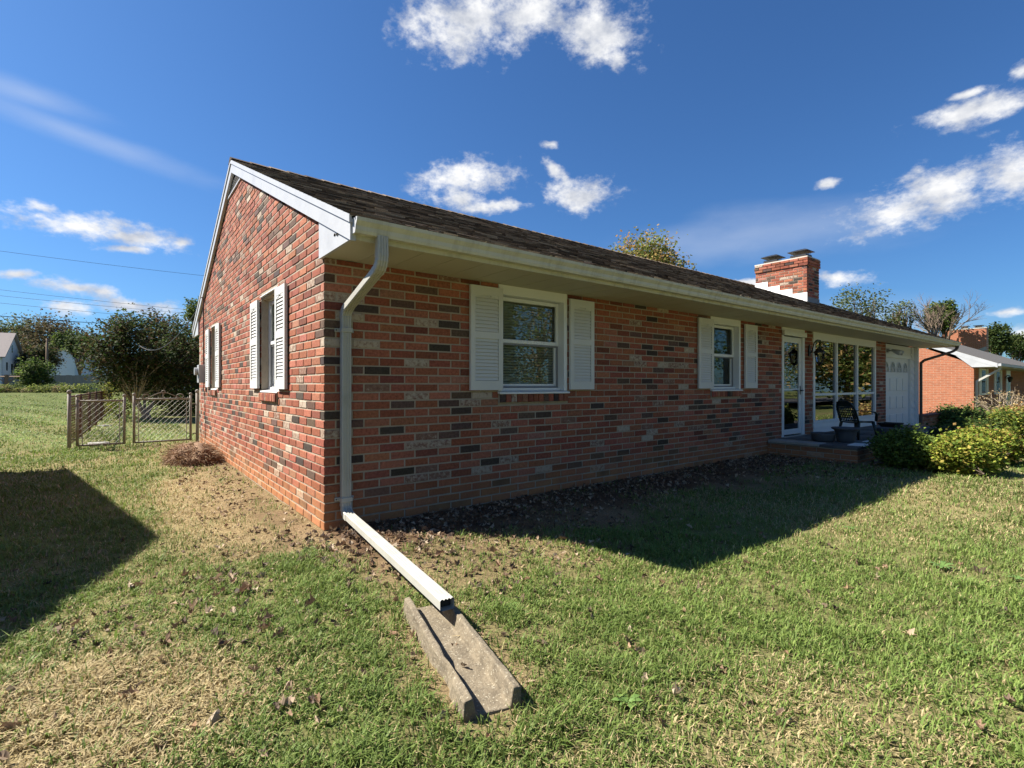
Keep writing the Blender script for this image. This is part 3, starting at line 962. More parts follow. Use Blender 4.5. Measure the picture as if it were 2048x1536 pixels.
for z in (1.735, .262):
    mb = MB()
    mb.box((dx - .049, wy - .040, z - .02), (dx + .049, wy + .03, z + .02))
    st = mb.build('strap', M_DOWN, down, bevel=.004)
    for s in (-1, 1):
        MB().box((dx + s * .045, -.014, z - .017), (dx + s * .085, -.002, z + .017)).build('tab', M_DOWN, down, bevel=.005)
        MB().tube([(dx + s * .072, -.0145, z), (dx + s * .072, -.018, z)], .006, 8).build('screw', M_BLACK, down)
# far downspout
RXD = HX1 + .06
e4 = arc((17.6, GY - .05, GZ + .01), (17.6, GY - .05, 2.26), (17.55, GY + .1, 2.20), 6)
MB().sweep(DP, e4 + [(RXD + .04, -.12, 1.98), (RXD, -.05, 1.9), (RXD, -.05, .1)]).build('downspout', plain('brown_downspout', (.10, .07, .055), .1, 5, .5), house)


# windows --------------------------------------------------------------
def sash_window(u0, u1, m, blind, head_to, flush):
    """double-hung window in opening u0..u1; m maps (u, outward, up)"""
    z0, z1 = WZ
    dpt = -.075                                       # frame face behind the brick face
    mb = MB()
    j = .05
    if flush:                                         # trim lining the opening right to the soffit
        mb.box((u0 - .002, -.15, z0), (u0 + j, .006, head_to), m); mb.box((u1 - j, -.15, z0), (u1 + .002, .006, head_to), m)
        mb.box((u0 + j, -.15, z1 - .085), (u1 - j, .004, head_to - .001), m); mb.box((u0 + j, -.15, z0 - .001), (u1 - j, dpt + .02, z0 + .035), m)
    else:
        j = .045
        mb.box((u0, -.17, z0), (u0 + j, -.085, z1), m); mb.box((u1 - j, -.17, z0), (u1, -.085, z1), m)
        mb.box((u0 + j, -.17, z1 - j), (u1 - j, -.085, z1 - .001), m); mb.box((u0 + j, -.17, z0 + .001), (u1 - j, -.085, z0 + .04), m)
        mb.box((u0 - .01, -.13, z1 + .001), (u1 + .01, .014, z1 + .016), m)
    win = mb.build('window', M_VINYL, house, bevel=.004)
    a, b = u0 + j + .003, u1 - j - .003
    lo, hi = z0 + .038, z1 - (.09 if flush else .05)
    mid = (lo + hi) / 2 + .0
    def frame(p0, p1, y0, y1, bw, name, mat):
        q = MB()
        q.box((a, y0, p0), (a + bw, y1, p1), m); q.box((b - bw, y0, p0), (b, y1, p1), m)
        q.box((a + bw, y0, p1 - bw), (b - bw, y1, p1), m); q.box((a + bw, y0, p0), (b - bw, y1, p0 + bw), m)
        return q.build(name, mat, win, bevel=.003)
    frame(mid - .005, hi, -.118, -.088, .042, 'upper_sash', M_VINYL)
    frame(lo, mid + .03, -.150, -.121, .042, 'lower_sash', M_VINYL)
    frame(lo, mid - .008, -.112, -.098, .018, 'screen_frame', M_SCREENF)
    MB().box((a + .02, -.106, mid + .03), (b - .02, -.102, hi - .03), m).build('pane', M_GLASS, win)
    MB().box((a + .02, -.138, lo + .03), (b - .02, -.134, mid + .01), m).build('pane', M_GLASS, win)
    if blind:
        q = MB(); z = lo + .02
        while z < hi - .02:
            q.box((a + .02, -.185, z), (b - .02, -.163, z + .0025), lambda u, o, w: m(u, o, w + (o + .174) * .9)); z += .031
        q.build('blind', M_BLIND, win)
    if flush:
        MB().prism([m(u0 - .012, -.02, z0), m(u0 - .012, .045, z0 - .012), m(u0 - .012, .045, z0 - .032), m(u0 - .012, -.02, z0 - .024)], np.array(m(u1 + .012, 0, 0)) - np.array(m(u0 - .012, 0, 0))).build('sill', M_VINYL, win, bevel=.003)
    else:
        MB().prism([m(u0 + .002, -.10, z0 + .012), m(u0 + .002, .012, z0 - .004), m(u0 + .002, .012, z0 - .022), m(u0 + .002, -.10, z0 - .022)], np.array(m(u1 - .002, 0, 0)) - np.array(m(u0 + .002, 0, 0))).build('sill', M_VINYL, win, bevel=.003)
    # rowlock brick sill
    nb = int(round((u1 - u0) / .0775))
    wdt = (u1 - u0) / nb
    for i in range(nb):
        c = brick_colour(rb, 1.6)
        uu = u0 + i * wdt + .005
        M_ = None
        topo = .032 + rb.uniform(-.002, .002)
        o = bpy.data.objects.new('sill_brick', UBM[rb.randrange(6)]); COL.objects.link(o); o.parent = win; o.color = c
        p = m(uu if m is fmap else uu + wdt - .01, topo, SBZ + .006)
        o.matrix_basis = brick_matrix(p, wdt - .01, .12, WZ[0] - .03 - SBZ - .006, 0 if m is fmap else -math.pi / 2)
    MB().box((u0 + .002, -.12, SBZ), (u1 - .002, .018, WZ[0] - .033), m).build('sill_mortar', M_MORTAR, win)
    return win


def shutter(u0, u1, z0, z1, m):
    w = u1 - u0; st = .058
    o0, o1 = .012, .042
    mb = MB(); midz = z0 + (z1 - z0) * .53
    mb.box((u0, o0, z0), (u0 + st, o1, z1), m); mb.box((u1 - st, o0, z0), (u1, o1, z1), m)
    for (a, b) in ((z0, z0 + .10), (midz - .035, midz + .035), (z1 - .085, z1)): mb.box((u0 + st, o0, a), (u1 - st, o1, b), m)
    mb.box((u0 + st, o0 - .002, z0 + .1), (u1 - st, o0 + .004, z1 - .085), m)
    # arched top of the upper louvre field
    c = (u0 + u1) / 2; hw = w / 2 - st
    for i in range(6):
        ua, ub = -hw + i * hw / 3, -hw + (i + 1) * hw / 3
        h = .035 * (1 - math.cos(math.pi * abs((ua + ub) / 2) / hw)) / 2 + .006
        mb.box((c + ua, o0 + .004, z1 - .085 - h), (c + ub, o1 - .003, z1 - .0851), m)
    sh = mb.build('shutter', M_SHUT, house)
    for (a, b) in ((z0 + .10, midz - .035), (midz + .035, z1 - .088)):
        n_ = max(1, int((b - a) / .037))
        for i in range(n_):
            z = a + (b - a) * (i + .5) / n_
            h = (b - a) / n_
            MB().prism([m(u0 + st + .002, o0 + .005, z + h * .55), m(u0 + st + .002, o0 + .011, z + h * .55), m(u0 + st + .002, o1 - .004, z - h * .38), m(u0 + st + .002, o1 - .012, z - h * .46)],
                       np.array(m(u1 - st - .002, 0, 0)) - np.array(m(u0 + st + .002, 0, 0))).build('slat', M_SHUT, sh, recalc=True)
    return sh


sash_window(*W1, fmap, True, SOF - .003, True)
sash_window(*W2, fmap, False, SOF - .003, True)
sash_window(*G1, lmap, False, WZ[1], False)
sash_window(*G2, lmap, False, WZ[1], False)
SHZ = (1.203, 2.298)
shutter(1.475, 1.89, *SHZ, fmap); shutter(2.905, 3.32, *SHZ, fmap)
shutter(5.655, 6.07, *SHZ, fmap); shutter(7.06, 7.475, *SHZ, fmap)
shutter(1.14, 1.555, 1.215, 2.31, lmap); shutter(2.445, 2.86, 1.215, 2.31, lmap)
shutter(5.44, 5.855, 1.215, 2.32, lmap); shutter(6.68, 7.095, 1.215, 2.32, lmap)

# front door -----------------------------------------------------------
u0, u1 = DOOR
mb = MB()
mb.box((u0 - .02, -.16, .26), (u0 + .05, .012, 2.2), fmap); mb.box((u1 - .05, -.16, .26), (u1 + .03, .012, 2.2), fmap)
mb.box((u0 - .02, -.16, 2.2), (u1 + .03, .014, 2.352), fmap)
mb.box((u0 - .02, -.1, 2.2), (u1 + .03, .055, 2.29), fmap)
door = mb.build('door', M_VINYL, house, bevel=.004)
a, b = u0 + .053, u1 - .053
q = MB(); q.box((a, -.06, .30), (a + .085, -.025, 2.19), fmap); q.box((b - .085, -.06, .30), (b, -.025, 2.19), fmap)
q.box((a + .085, -.06, 2.08), (b - .085, -.025, 2.19), fmap); q.box((a + .085, -.06, .30), (b - .085, -.025, .40), fmap)
q.build('storm_frame', M_VINYL, door, bevel=.003)
MB().box((a + .08, -.046, .39), (b - .08, -.041, 2.09), fmap).build('pane', M_GLASSBIG, door)
MB().box((a + .085, -.06, 1.16), (b - .085, -.03, 1.185), fmap).build('rail', M_VINYL, door)
MB().box((a, -.15, .28), (b, -.11, 2.18), fmap).build('inner_panel', plain('inner_door', (.10, .045, .03), .2, 5, .5), door)
q = MB(); q.tube([(b - .04, .024, 1.15), (b - .04, -.03, 1.15)], .012, 8); q.tube([(b - .04, -.035, 1.15), (b - .13, -.04, 1.15)], .009, 8); q.box((b - .058, .022, 1.07), (b - .022, .027, 1.24))
q.build('handle', M_BLACK, door)
MB().box((u0 - .03, -.1, .245), (u1 + .03, .05, .275), fmap).build('threshold', M_CONCL, door)

# picture window -------------------------------------------------------
u0, u1 = PIC
mb = MB()
us = [u0, u0 + (u1 - u0) * .335, u0 + (u1 - u0) * .665, u1]
for i, u in enumerate(us):
    h = .045 if i in (0, 3) else .038
    c = u + (h if i == 0 else -h if i == 3 else 0)
    mb.box((c - h, -.09, .46), (c + h, .004, 2.352), fmap)
mb.box((u0, -.14, 2.19), (u1, .002, 2.350), fmap)
mb.box((u0, -.14, .461), (u1, .008, .52), fmap)
picw = mb.build('picture_window', M_VINYL, house, bevel=.004)
for i in range(3):
    a, b = us[i] + .04, us[i + 1] - .04
    MB().box((a, -.07, 1.035), (b, -.012, 1.085), fmap).build('rail', M_VINYL, picw)
    MB().box((a, -.038, 1.082), (b, -.034, 2.195), fmap).build('pane', M_GLASSBIG, picw)
    MB().box((a, -.038, .515), (b, -.034, 1.038), fmap).build('pane', M_GLASSBIG, picw)
for k in range(2):
    z = .262 + k * .1
    MB().prism([(u0, -.012, z), (u0, .03, z), (u0, .03, z + .098), (u0, .0, z + .098)], (u1 - u0, 0, 0)).build('clapboard', M_VINYL, picw)
mb = MB()
for i in range(26):                                     # drawn-back curtain folds inside
    x = 13.0 + i * .02; mb.box((x, .25 + .02 * (i % 2), .5), (x + .02, .27 + .02 * (i % 2), 2.2))
mb.build('curtain', plain('curtain', (.45, .43, .38), .05, 4, .9), picw)

# garage front ---------------------------------------------------------
mb = MB()
wall_core(mb, fmap, GAR[0] + .003, HX1, 0.0, SOF - .004, [(14.42, 16.75, -.1, 2.06)], face=-.10, back=-.16)
mb.box((14.29, .0, 0), (14.305, .11, SOF - .003))
gf = mb.build('garage_front', M_SIDEW, house)
for k in range(12):
    z = .02 + k * .195
    MB().prism([(16.78, .10, z), (16.78, .062, z), (16.78, .085, z + .19), (16.78, .10, z + .19)], (HX1 - 16.78, 0, 0)).build('clapboard', M_SIDEW, gf)
MB().box((HX1 - .09, -.012, 0), (HX1 + .02, .1, SOF - .004)).build('corner_board', M_VINYL, gf)
for k in range(11):
    z = .02 + k * .21
    MB().prism([(HX1 + .02, .02, z), (HX1 + .048, .02, z), (HX1 + .03, .02, z + .2), (HX1 + .02, .02, z + .2)], (0, HD - .04, 0)).build('clapboard', M_SIDEW, gf)
gd = MB().box((14.45, .14, .02), (16.72, .18, 2.04)).build('garage_door', M_VINYL, house)
for (a, b) in ((14.40, 14.47), (16.70, 16.80)): MB().box((a, .08, 0), (b, .17, 2.06)).build('jamb', M_VINYL, gd)
MB().box((14.47, .08, 2.0), (16.70, .17, 2.08)).build('jamb', M_VINYL, gd)
for r_ in range(4):
    z0 = .06 + r_ * .49
    for c_ in range(4):
        x0 = 14.55 + c_ * .54
        if r_ < 3:
            q = MB(); q.box((x0, .125, z0 + .06), (x0 + .46, .141, z0 + .40)); q.build('panel', M_VINYL, gd, bevel=.012)
        else:
            pts = [(x0 + .23 + .2 * math.cos(t), .134, z0 + .08 + .28 * math.sin(t)) for t in np.linspace(0, math.pi, 13)]
            MB().prism(pts, (0, .004, 0)).build('fan_pane', M_GLASS, gd)
            q = MB()
            for t in np.linspace(0, math.pi, 6): q.tube([(x0 + .23, .13, z0 + .08), (x0 + .23 + .2 * math.cos(t), .13, z0 + .08 + .28 * math.sin(t))], .007, 4)
            q.tube([(p[0], .13, p[2]) for p in pts], .011, 4)
            q.tube([(x0 + .23 + .1 * math.cos(t), .13, z0 + .08 + .13 * math.sin(t)) for t in np.linspace(0, math.pi, 9)], .007, 4)
            q.build('fan_muntin', M_VINYL, gd)
# interior floor and a dark partition so the rooms read as rooms
MB().box((.25, .25, .1), (HX1 - .3, HD - .3, .24)).build('floor', M_DARK, house)
MB().box((.25, 3.4, .24), (14.2, 3.5, 2.4)).build('partition', plain('room_wall', (.10, .095, .085), .05, 3, .9), house)
MB().box((.25, .25, 2.42), (14.2, HD - .3, 2.46)).build('room_ceiling', plain('room_ceiling', (.5, .5, .48), .03, 3, .9), house)

# chimney --------------------------------------------------------------
cx0, cx1, cy0, cy1, cz1 = 14.04, 14.86, 1.80, 3.27, 4.90
chim = MB().box((cx0 + .008, cy0 + .008, 2.8), (cx1 - .008, cy1 - .008, cz1 - .01)).build('chimney', M_MORTAR, house)
CB = Bricks(); rc = random.Random(12)
for k in range(0, 27):
    z0 = cz1 - (k + 1) * BC + BJ / 2
    if z0 < 3.2: break
    pr = .03 if k < 3 else 0.0
    def run(L):
        u = -(BL / 2 if k % 2 else 0); res = []
        while u < L - .02:
            p, q = max(u, 0), min(u + BL - BJ, L)
            if q - p > .03: res.append((p, q))
            u += BL
        return res
    for p, q in run(cy1 - cy0 + 2 * pr):                      # -X face
        CB.add((cx0 - pr, cy0 - pr + q, z0), q - p, BC - BJ, -math.pi / 2, chim, rc)
    for p, q in run(cx1 - cx0 + 2 * pr):
        CB.add((cx0 - pr + p, cy0 - pr, z0), q - p, BC - BJ, 0, chim, rc)
CB.emit(0)
MB().prism([(cx0 - .02, cy0 - .02, cz1 - .008), (cx1 + .02, cy0 - .02, cz1 - .008), (cx1 + .02, cy1 + .02, cz1 - .008), (cx0 - .02, cy1 + .02, cz1 - .008)], (0, 0, .035)).build('crown', plain('crown_mortar', (.50, .47, .41), .15, 10, .95, .4), chim)
steps = [(1.79, 2.19), (2.19, 2.55), (2.55, 2.90), (2.90, 3.28)]
pts = [(cx0 - .012, 1.79, roof_z(1.79) - .02)]
for (a, b) in steps:
    zt_ = roof_z(b) + .10
    pts += [(cx0 - .012, a, zt_), (cx0 - .012, b, zt_)]
pts += [(cx0 - .012, 3.28, roof_z(3.28) - .02)]
MB().prism(pts, (.008, 0, 0)).build('flashing', plain('flashing_white', (.80, .80, .79), .03, 4, .4), chim)
MB().box((cx0, cy0 - .012, roof_z(cy0) - .05), (cx1, cy0 - .004, roof_z(cy0) + .14)).build('flashing', plain('flashing_lead', (.20, .20, .20), .1, 6, .6), chim)
for (yc, hw) in ((2.13, .19), (2.93, .17)):
    fl = MB().box((14.28, yc - hw, cz1 + .02), (14.62, yc + hw, cz1 + .11)).build('flue', plain('flue_clay', (.42, .25, .17), .15, 8, .9), chim)
    MB().box((14.25, yc - hw - .03, cz1 + .10), (14.65, yc + hw + .03, cz1 + .15)).build('band', M_CAPMET, fl)
    q = MB()
    for i in range(9):
        y = yc - hw + 2 * hw * i / 8
        q.tube([(14.27, y, cz1 + .15), (14.27, y, cz1 + .26)], .004, 4); q.tube([(14.63, y, cz1 + .15), (14.63, y, cz1 + .26)], .004, 4)
    for i in range(6):
        x = 14.27 + .36 * i / 5; q.tube([(x, yc - hw, cz1 + .15), (x, yc - hw, cz1 + .26)], .004, 4)
    q.build('mesh', M_GALV, fl)
    z = cz1 + .255; e = .085
    q = MB().add([(14.27 - e, yc - hw - e, z), (14.63 + e, yc - hw - e, z), (14.63 + e, yc + hw + e, z), (14.27 - e, yc + hw + e, z), (14.45, yc - hw * .55, z + .09), (14.45, yc + hw * .55, z + .09),
                  (14.27 - e, yc - hw - e, z - .015), (14.63 + e, yc - hw - e, z - .015), (14.63 + e, yc + hw + e, z - .015), (14.27 - e, yc + hw + e, z - .015)],
                 [(0, 1, 4), (1, 2, 5, 4), (2, 3, 5), (3, 0, 4, 5), (6, 7, 1, 0), (7, 8, 2, 1), (8, 9, 3, 2), (9, 6, 0, 3), (9, 8, 7, 6)])
    q.build('cap', M_CAPMET, fl)

# ------------------------------------------------------------------ porch
porch = thing('brick_porch', (11, -.8, 0), 'low dark brick porch slab before the glass door and picture window', 'porch')
PX0, PX1, PY0, PZ = 7.93, 14.28, -1.42, .262
MB().box((PX0 + .01, PY0 + .01, -.25), (PX1, -.005, PZ - .05)).build('core', M_MORTAR, porch)
PB = Bricks(); rp = random.Random(4)
for k in range(-2, 3):
    z0 = PZ - .052 - (k + 1 + 0) * BC if False else -.03 + k * BC
    if z0 + BC > PZ - .04: break
    y = PY0 + (0 if k % 2 else .1)
    u = 0 if k % 2 else .105
    while u < 1.46:
        q = min(u + BL - BJ, 1.49)
        if q - u > .03: PB.add((PX0, PY0 + q, z0), q - u, BC - BJ, -math.pi / 2, porch, rp, dark=.3)
        u += BL
    u = .105 if k % 2 else 0
    while u < PX1 - PX0 - .05:
        q = min(u + BL - BJ, PX1 - PX0)
        PB.add((PX0 + u, PY0, z0), q - u, BC - BJ, 0, porch, rp, dark=.3); u += BL
PB.emit(400)
pf = MB().box((PX0 - .004, PY0 - .004, PZ - .05), (PX1, -.004, PZ - .006)).build('floor_slab', plain('porch_floor', (.10, .095, .09), .3, 10, .9, .4, 50, dirt=(.2, .19, .17), dscale=4, damt=.4), porch, bevel=.008)
MB().box((PX0 - .03, -.86, PZ - .045), (PX0 + .3, -.012, PZ + .006)).build('step_edging', M_CONCL, porch, bevel=.01)
r4 = random.Random(8)
for i in range(16):
    for j_ in range(4):
        x0, y0 = PX0 + .02 + i * .39, PY0 + .02 + j_ * .37
        if x0 < PX0 + .32 and y0 > -.88 - .36: continue
        MB().box((x0, y0, PZ - .008), (x0 + .375, y0 + .355, PZ + .001 + r4.uniform(-.001, .002))).build('slab', plain('slab%d' % (i % 3), (.085 + .03 * (i % 3), .08 + .03 * (i % 3), .075 + .028 * (i % 3)), .3, 12, .9, .4, 60), porch) if (i + j_ < 14) else None

# ------------------------------------------------------------------ things on the porch
def chair(loc, rz):
    t = thing('plastic_chair', loc, 'dark plastic garden armchair with pierced back on the porch', 'chair')
    t.rotation_euler = (0, 0, rz); t.scale = (.82, .82, .78)
    bm_ = lambda mb, n: put_local(mb, n, t)
    # seat faces local +x
    mb = MB(); nx, ny = 7, 7
    vs_, fs = [], []
    for i in range(nx):
        for j in range(ny):
            x = -.22 + .46 * i / (nx - 1); y = (-.22 + .44 * j / (ny - 1)) * (1 + .08 * i / (nx - 1))
            z = .41 + .03 * (i / (nx - 1)) - .018 * (1 - (2 * j / (ny - 1) - 1) ** 2) - (.03 if i == nx - 1 else 0)
            vs_.append((x, y, z))
    fs = [(i * ny + j, (i + 1) * ny + j, (i + 1) * ny + j + 1, i * ny + j + 1) for i in range(nx - 1) for j in range(ny - 1)]
    mb.add(vs_ + [(a, b, c - .02) for a, b, c in vs_], fs + [tuple(nx * ny + k for k in f)[::-1] for f in fs])
    bm_(mb, 'seat')
    for sx, sy in ((-1, -1), (-1, 1), (1, -1), (1, 1)):
        mb = MB(); x0 = .2 * sx; y0 = .215 * sy
        mb.tube([(x0, y0, .41), (x0 + .035 * sx, y0 + .03 * sy, .2), (x0 + .06 * sx, y0 + .05 * sy, 0)], [.035, .028, .022], 6)
        bm_(mb, 'leg')
    # back: frame and slats with cross bars
    def bp(s, z): return (-.21 - .16 * (z - .41) / .47 - .02 * math.cos(s * 1.4), s * .23 * (1 - .12 * ((z - .41) / .47) ** 2), z)
    mb = MB()
    mb.tube([bp(-1, .41), bp(-1.02, .6), bp(-1, .76), bp(-.8, .86), bp(-.35, .89), bp(.35, .89), bp(.8, .86), bp(1, .76), bp(1.02, .6), bp(1, .41)], .022, 6)
    bm_(mb, 'back_frame')
    mb = MB()
    for k in range(-4, 5):
        s = k / 5
        mb.tube([bp(s, .43), bp(s, .62), bp(s, .78)], .012, 5)
    for z in (.5, .56, .62, .68, .74, .785): mb.tube([bp(s, z) for s in (-1, -.5, 0, .5, 1)], .012, 5)
    bm_(mb, 'back_lattice')
    mb = MB(); vs_ = [bp(s, z) for z in (.78, .88) for s in (-.9, -.45, 0, .45, .9)]
    mb.add(vs_ + [(a - .015, b, c) for a, b, c in vs_], [(i, i + 1, i + 6, i + 5) for i in range(4)] + [(i + 10, i + 15, i + 16, i + 11) for i in range(4)]); bm_(mb, 'back_top')
    for s in (-1, 1):
        mb = MB()
        mb.sweep([(-.028, -.01), (.028, -.01), (.028, .01), (-.028, .01)], [bp(s * 1.05, .68), (-.05, s * .275, .665), (.16, s * .285, .645), (.225, s * .28, .60), (.23, s * .265, .43)], side=(0, 1, 0))
        bm_(mb, 'armrest')
    return t


def put_local(mb, name, t, mat=None, smooth=True):
    me = mb.mesh(name, mat or M_PLASTIC, smooth)
    o = bpy.data.objects.new(name, me); COL.objects.link(o); o.parent = t
    return o


chair((9.45, -.92, PZ), rad(-24))


def pot(loc, prof, name, label, soil_r, soil_z):
    t = thing(name, loc, label, 'planter')
    MB().lathe(prof, loc, 24).build('bowl', M_POT, t, True)
    MB().lathe([(soil_r, soil_z - .01), (soil_r * .6, soil_z + .006), (.01, soil_z + .012)], loc, 20).build('potting_soil', plain('potting_soil', (.05, .035, .025), .4, 30, .95, .8), t)
    return t


urn = [(.12, 0), (.135, .015), (.145, .09), (.16, .17), (.18, .21), (.215, .23), (.222, .25), (.205, .257), (.185, .25), (.172, .22), (.16, .2)]
pot((8.62, -1.02, PZ), urn, 'flower_urn', 'tall grey urn planter with flared rim beside the plastic chair', .168, .21)
pot((8.45, -.72, PZ), [(.15, 0), (.175, .03), (.19, .11), (.20, .14), (.195, .152), (.18, .148), (.175, .12)], 'flower_pot', 'low round dark flower pot between door pier and grey urn', .176, .13)
pot((9.98, -1.2, PZ), [(.13, 0), (.15, .04), (.16, .15), (.175, .18), (.175, .195), (.16, .195), (.15, .17)], 'flower_pot', 'squat dark round pot close to the chair front legs', .15, .17)
t = thing('square_planter', (10.75, -1.08, PZ), 'black tapered square planter next to the garage end of the porch', 'planter')
q = MB(); x_, y_ = 10.75, -1.08
lv = [(.10, 0), (.11, .08), (.135, .18), (.17, .225), (.175, .245), (.155, .245), (.13, .19)]
vs_ = [(x_ + sx * r_, y_ + sy * r_, PZ + z_) for r_, z_ in lv for sx, sy in ((-1, -1), (1, -1), (1, 1), (-1, 1))]
q.add(vs_, [(i * 4 + k, i * 4 + (k + 1) % 4, i * 4 + 4 + (k + 1) % 4, i * 4 + 4 + k) for i in range(len(lv) - 1) for k in range(4)] + [(3, 2, 1, 0)])
q.build('bowl', M_BLACK, t, recalc=False)
MB().box((x_ - .128, y_ - .128, PZ + .16), (x_ + .128, y_ + .128, PZ + .2)).build('potting_soil', bpy.data.materials['potting_soil'], t)
for (x, y, rz, lab) in ((8.28, -1.33, .06, 'white square tile lying on the porch by its brick corner'), (9.05, -1.32, -.05, 'white square tile lying on the porch before the plastic chair')):
    t = MB().add([(x + (a * math.cos(rz) - b * math.sin(rz)), y + (a * math.sin(rz) + b * math.cos(rz)), PZ + c) for a, b, c in
                  ((-.2, -.12, .004), (.2, -.12, .004), (.2, .12, .004), (-.2, .12, .004), (-.195, -.115, .016), (.195, -.115, .016), (.195, .115, .016), (-.195, .115, .016))],
                 [(0, 3, 2, 1), (4, 5, 6, 7), (0, 1, 5, 4), (1, 2, 6, 5), (2, 3, 7, 6), (3, 0, 4, 7)]).build('porch_tile', M_TILE)
    tag(t, lab, 'tile')

# wall lantern on the pier
lx, lz = 9.66, 1.92
lan = thing('wall_lantern', (lx, -.004, lz), 'black iron carriage lantern on the brick pier by the front door', 'lantern')
MB().prism([(lx - .05, -.004, lz - .1), (lx + .05, -.004, lz - .1), (lx + .06, -.004, lz + .05), (lx + .03, -.004, lz + .16), (lx, -.004, lz + .19), (lx - .03, -.004, lz + .16), (lx - .06, -.004, lz + .05)], (0, -.025, 0)).build('backplate', M_BLACK, lan)
ly = -.25
pts = [(lx, -.03, lz - .02), (lx, -.07, lz + .0), (lx, -.10, lz + .12), (lx, -.13, lz + .24), (lx, -.20, lz + .30), (lx, -.27, lz + .28), (lx, -.29, lz + .22), (lx, -.27, lz + .18), (lx, -.245, lz + .20), (lx, -.25, lz + .235)]
MB().tube(pts, .013, 6).build('arm', M_BLACK, lan, True)
MB().tube([(lx, ly, lz + .19), (lx, ly, lz + .12)], .008, 6).build('link', M_BLACK, lan)
def hexr(r, z): return [(lx + r * math.cos(i * math.pi / 3), ly + r * math.sin(i * math.pi / 3), z) for i in range(6)]
def hexl(mb, rings):
    vs_ = [p for r, z in rings for p in hexr(r, lz + z)]
    return mb.add(vs_, [(i * 6 + k, i * 6 + (k + 1) % 6, (i + 1) * 6 + (k + 1) % 6, (i + 1) * 6 + k) for i in range(len(rings) - 1) for k in range(6)] + [(5, 4, 3, 2, 1, 0), tuple((len(rings) - 1) * 6 + k for k in range(6))])
hexl(MB(), [(.135, -.02), (.13, 0), (.07, .06), (.03, .09), (.02, .13)]).build('hood', M_BLACK, lan)
hexl(MB(), [(.012, -.36), (.02, -.33), (.05, -.30), (.072, -.27), (.075, -.25)]).build('base_cup', M_BLACK, lan)
q = MB()
for i in range(6):
    c_, s_ = math.cos(i * math.pi / 3), math.sin(i * math.pi / 3)
    q.tube([(lx + .115 * c_, ly + .115 * s_, lz - .02), (lx + .072 * c_, ly + .072 * s_, lz - .26)], .007, 5)
q.build('cage', M_BLACK, lan)
hexl(MB(), [(.068, -.25), (.108, -.02)]).build('glass', glass_material('lantern_glass', (.8, .82, .8), 1.2), lan)

lan.scale = (.8, .8, .8)

fx, fz = 14.72, 2.17
fl = thing('flood_light', (fx, .09, fz), 'grey twin-head security light under the eave above the garage door', 'light')
MB().tube([(fx, .098, fz), (fx, .05, fz)], .05, 12).build('mount', M_METER, fl)
for s in (-1, 1):
    MB().tube([(fx, .05, fz), (fx + s * .07, -.04, fz - .01)], .015, 6).build('stem', M_METER, fl)
    MB().tube([(fx + s * .07, -.03, fz), (fx + s * .10, -.12, fz - .035), (fx + s * .14, -.22, fz - .08)], [.03, .055, .065], 12).build('head', M_TRIM, fl, True)

mt = thing('meter_box', (-.06, 7.45, 1.3), 'grey electric meter box on the brick gable wall by the rear corner', 'meter box')
MB().box((-.13, 7.32, 1.30), (-.004, 7.58, 1.66)).build('case', M_METER, mt, bevel=.01)
MB().tube([(-.13, 7.45, 1.53), (-.19, 7.45, 1.53)], .075, 14).build('dial', M_METER, mt)
MB().tube([(-.03, 7.45, 1.66), (-.03, 7.45, 2.98), (-.05, 7.46, 3.03), (-.08, 7.47, 3.01)], .014, 6).build('conduit', plain('conduit_brown', (.16, .09, .07), .15, 6, .6), mt)
MB().tube([(-.03, 7.42, 1.30), (-.04, 7.41, 1.18), (-.02, 7.36, 1.10), (-.015, 7.34, .2)], .008, 5).build('cable', M_WIRE, mt)

# ------------------------------------------------------------------ splash block
def splash():
    ax = np.array([*SPL[1], 0]); sd = np.array([-SPL[1][1], SPL[1][0], 0]); c0 = np.array([*SPL[0], 0]); hl = .485
    V, Fq = [], []
    N = 15; prof = [(-.118, -.06), (-.112, .082), (-.080, .086), (-.066, .018), (.066, .014), (.080, .086), (.112, .082), (.118, -.06)]
    r = random.Random(31)
    for i in range(N):
        t = -hl + 2 * hl * i / (N - 1)
        drop = .02 - .02 * (i / (N - 1))
        fl_ = 1 + .06 * i / (N - 1)
        for k, (a, z) in enumerate(prof):
            chip = 0
            if k in (1, 2) and i in (9,): chip = -.012
            if k == 1 and i in (10, 11): chip = -.02
            jx = r.uniform(-.003, .003)
            V.append(c0 + ax * (t + r.uniform(-.004, .004)) + sd * (a * fl_ + jx - (chip * 1.2 if k in (0, 1) else 0)) + np.array([0, 0, z + drop + chip + r.uniform(-.0025, .0025)]))
    n_ = len(prof)
    Fq = [(i * n_ + k, i * n_ + k + 1, (i + 1) * n_ + k + 1, (i + 1) * n_ + k) for i in range(N - 1) for k in range(n_ - 1)]
    Fq += [tuple(range(n_))[::-1], tuple((N - 1) * n_ + k for k in range(n_))]
    o = MB().add(V, Fq).build('splash_block', M_CONC)
    m = o.modifiers.new('bevel', 'BEVEL'); m.width = .007; m.segments = 2; m.limit_method = 'ANGLE'; m.angle_limit = rad(30)
    tag(o, 'weathered concrete splash block trough under the downspout end', 'splash block')


splash()

